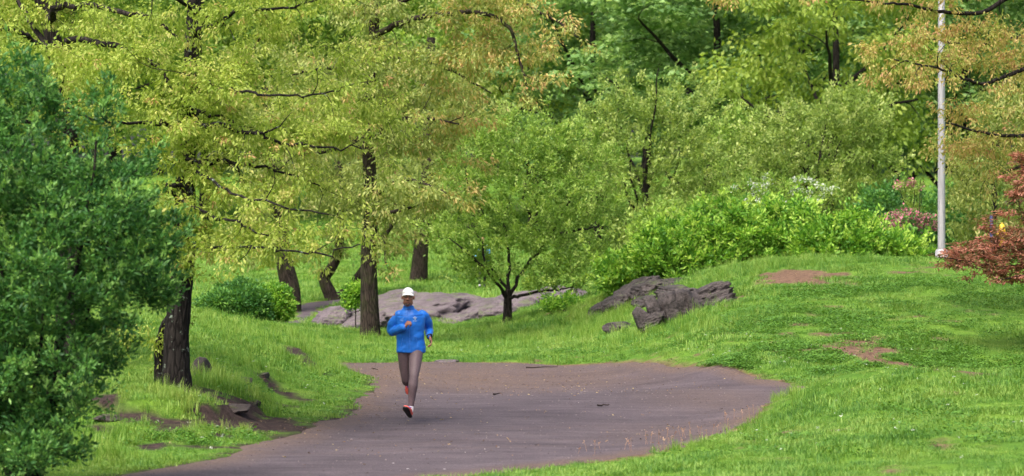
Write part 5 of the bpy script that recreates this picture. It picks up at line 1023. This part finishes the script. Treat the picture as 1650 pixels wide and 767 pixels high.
PM = dict(skin=skin_mat('brown skin', (.26, .115, .072)), eye=plain('eye white', (.6, .57, .53), .3), dark=plain('near black', (.012, .010, .010), .5), lips=plain('lips', (.12, .04, .035), .5), cap=cloth_mat('white cap cloth', (.78, .77, .77), .7, 0, .15),
          jacket=cloth_mat('bright blue shell', (.012, .145, .58), .42, 0, .12, 14), zip=plain('lighter blue zip', (.05, .22, .72), .4), emblem=plain('pale blue print', (.14, .34, .78), .5), emblem2=plain('white print', (.45, .60, .85), .5), seam=plain('deep blue seam', (.006, .05, .34), .5),
          legs=cloth_mat('grey purple tights', (.115, .080, .088), .55, 0, .15, 40), sock=cloth_mat('white sock', (.75, .74, .74), .8), shoe=cloth_mat('coral running shoe', (.78, .13, .10), .5), sole=plain('black sole', (.012, .011, .012), .6), laces=plain('violet laces', (.14, .05, .42), .6))
RY = 37.1; rx0 = W(660, 600, RY)[0]; rg = gh(rx0, RY - .25) + .02
JR = dict(head=(-.016, -.10, 1.628), neck=(-.005, -.02, 1.42), sh_r=(-.165, -.03, 1.385), el_r=(-.238, .06, 1.175), wr_r=(-.062, -.225, 1.235), hd_r=(.45, -.35, .55), hn_r=(.75, .35, -.35), sh_l=(.190, .03, 1.395), el_l=(.243, .22, 1.20), wr_l=(.258, -.005, 1.115), hd_l=(.30, -.35, -.85), hn_l=(-.85, -.2, -.1),
          hip_r=(-.070, .02, .93), kn_r=(-.050, .09, .545), an_r=(-.032, .46, .50), hip_l=(.088, .0, .93), kn_l=(.064, -.24, .60), an_l=(.026, -.26, .205), ft_r=(-.02, .18, -.95), fu_r=(0, -.9, -.2), ft_l=(-.22, -.83, .50), fu_l=(.28, .45, .85),
          torso=[(.018, .015, .895, .180, .118), (.018, .012, .905, .198, .130), (.017, .01, .96, .200, .134), (.013, .005, 1.06, .190, .130), (.010, -.005, 1.16, .190, .132), (.010, -.015, 1.27, .204, .138), (.010, -.022, 1.36, .205, .134), (.008, -.028, 1.42, .165, .112), (.0, -.035, 1.455, .112, .088), (-.006, -.045, 1.48, .075, .074), (-.008, -.055, 1.515, .068, .070), (-.008, -.058, 1.522, .058, .06)],
          curl_r=(1.15, 1.35, .8), curl_l=(.45, .6, .4))
person('person', 'runner in bright blue jacket, white cap and grey tights on the path', (rx0, RY, rg), JR, PM)
PW = dict(PM); PW.update(jacket=cloth_mat('light blue shirt', (.10, .30, .48), .7), legs=cloth_mat('dark trousers', (.03, .03, .04), .7), shoe=plain('dark shoe', (.03, .03, .03), .6), skin=skin_mat('tan skin', (.36, .17, .10)))
JW = dict(JR); JW.update(sh_r=(-.175, 0, 1.40), sh_l=(.175, 0, 1.40), el_r=(-.23, .05, 1.12), el_l=(.23, -.02, 1.12), wr_r=(-.22, -.08, .90), wr_l=(.22, .10, .90), hd_r=(0, -.1, -1), hd_l=(0, .1, -1), hn_r=(1, 0, 0), hip_r=(-.09, 0, .92), hip_l=(.09, 0, .92), kn_r=(-.09, -.12, .50), kn_l=(.09, .02, .50), an_r=(-.08, -.16, .09), an_l=(.08, .25, .13), ft_r=(0, -1, .05), fu_r=(0, 0, 1), ft_l=(0, -.9, -.35), fu_l=(0, -.3, .9), curl_r=(.4, .4, .3), curl_l=(.4, .4, .3), head=(0, -.04, 1.63))
WYd = 98.0; wx = W(777, 440, WYd)[0]
person('person', 'far walker in light blue shirt half hidden behind the crab apple leaves', (wx, WYd, gh(wx, WYd)), JW, PW, cap=False, vox=.01, wrinkle=.004)
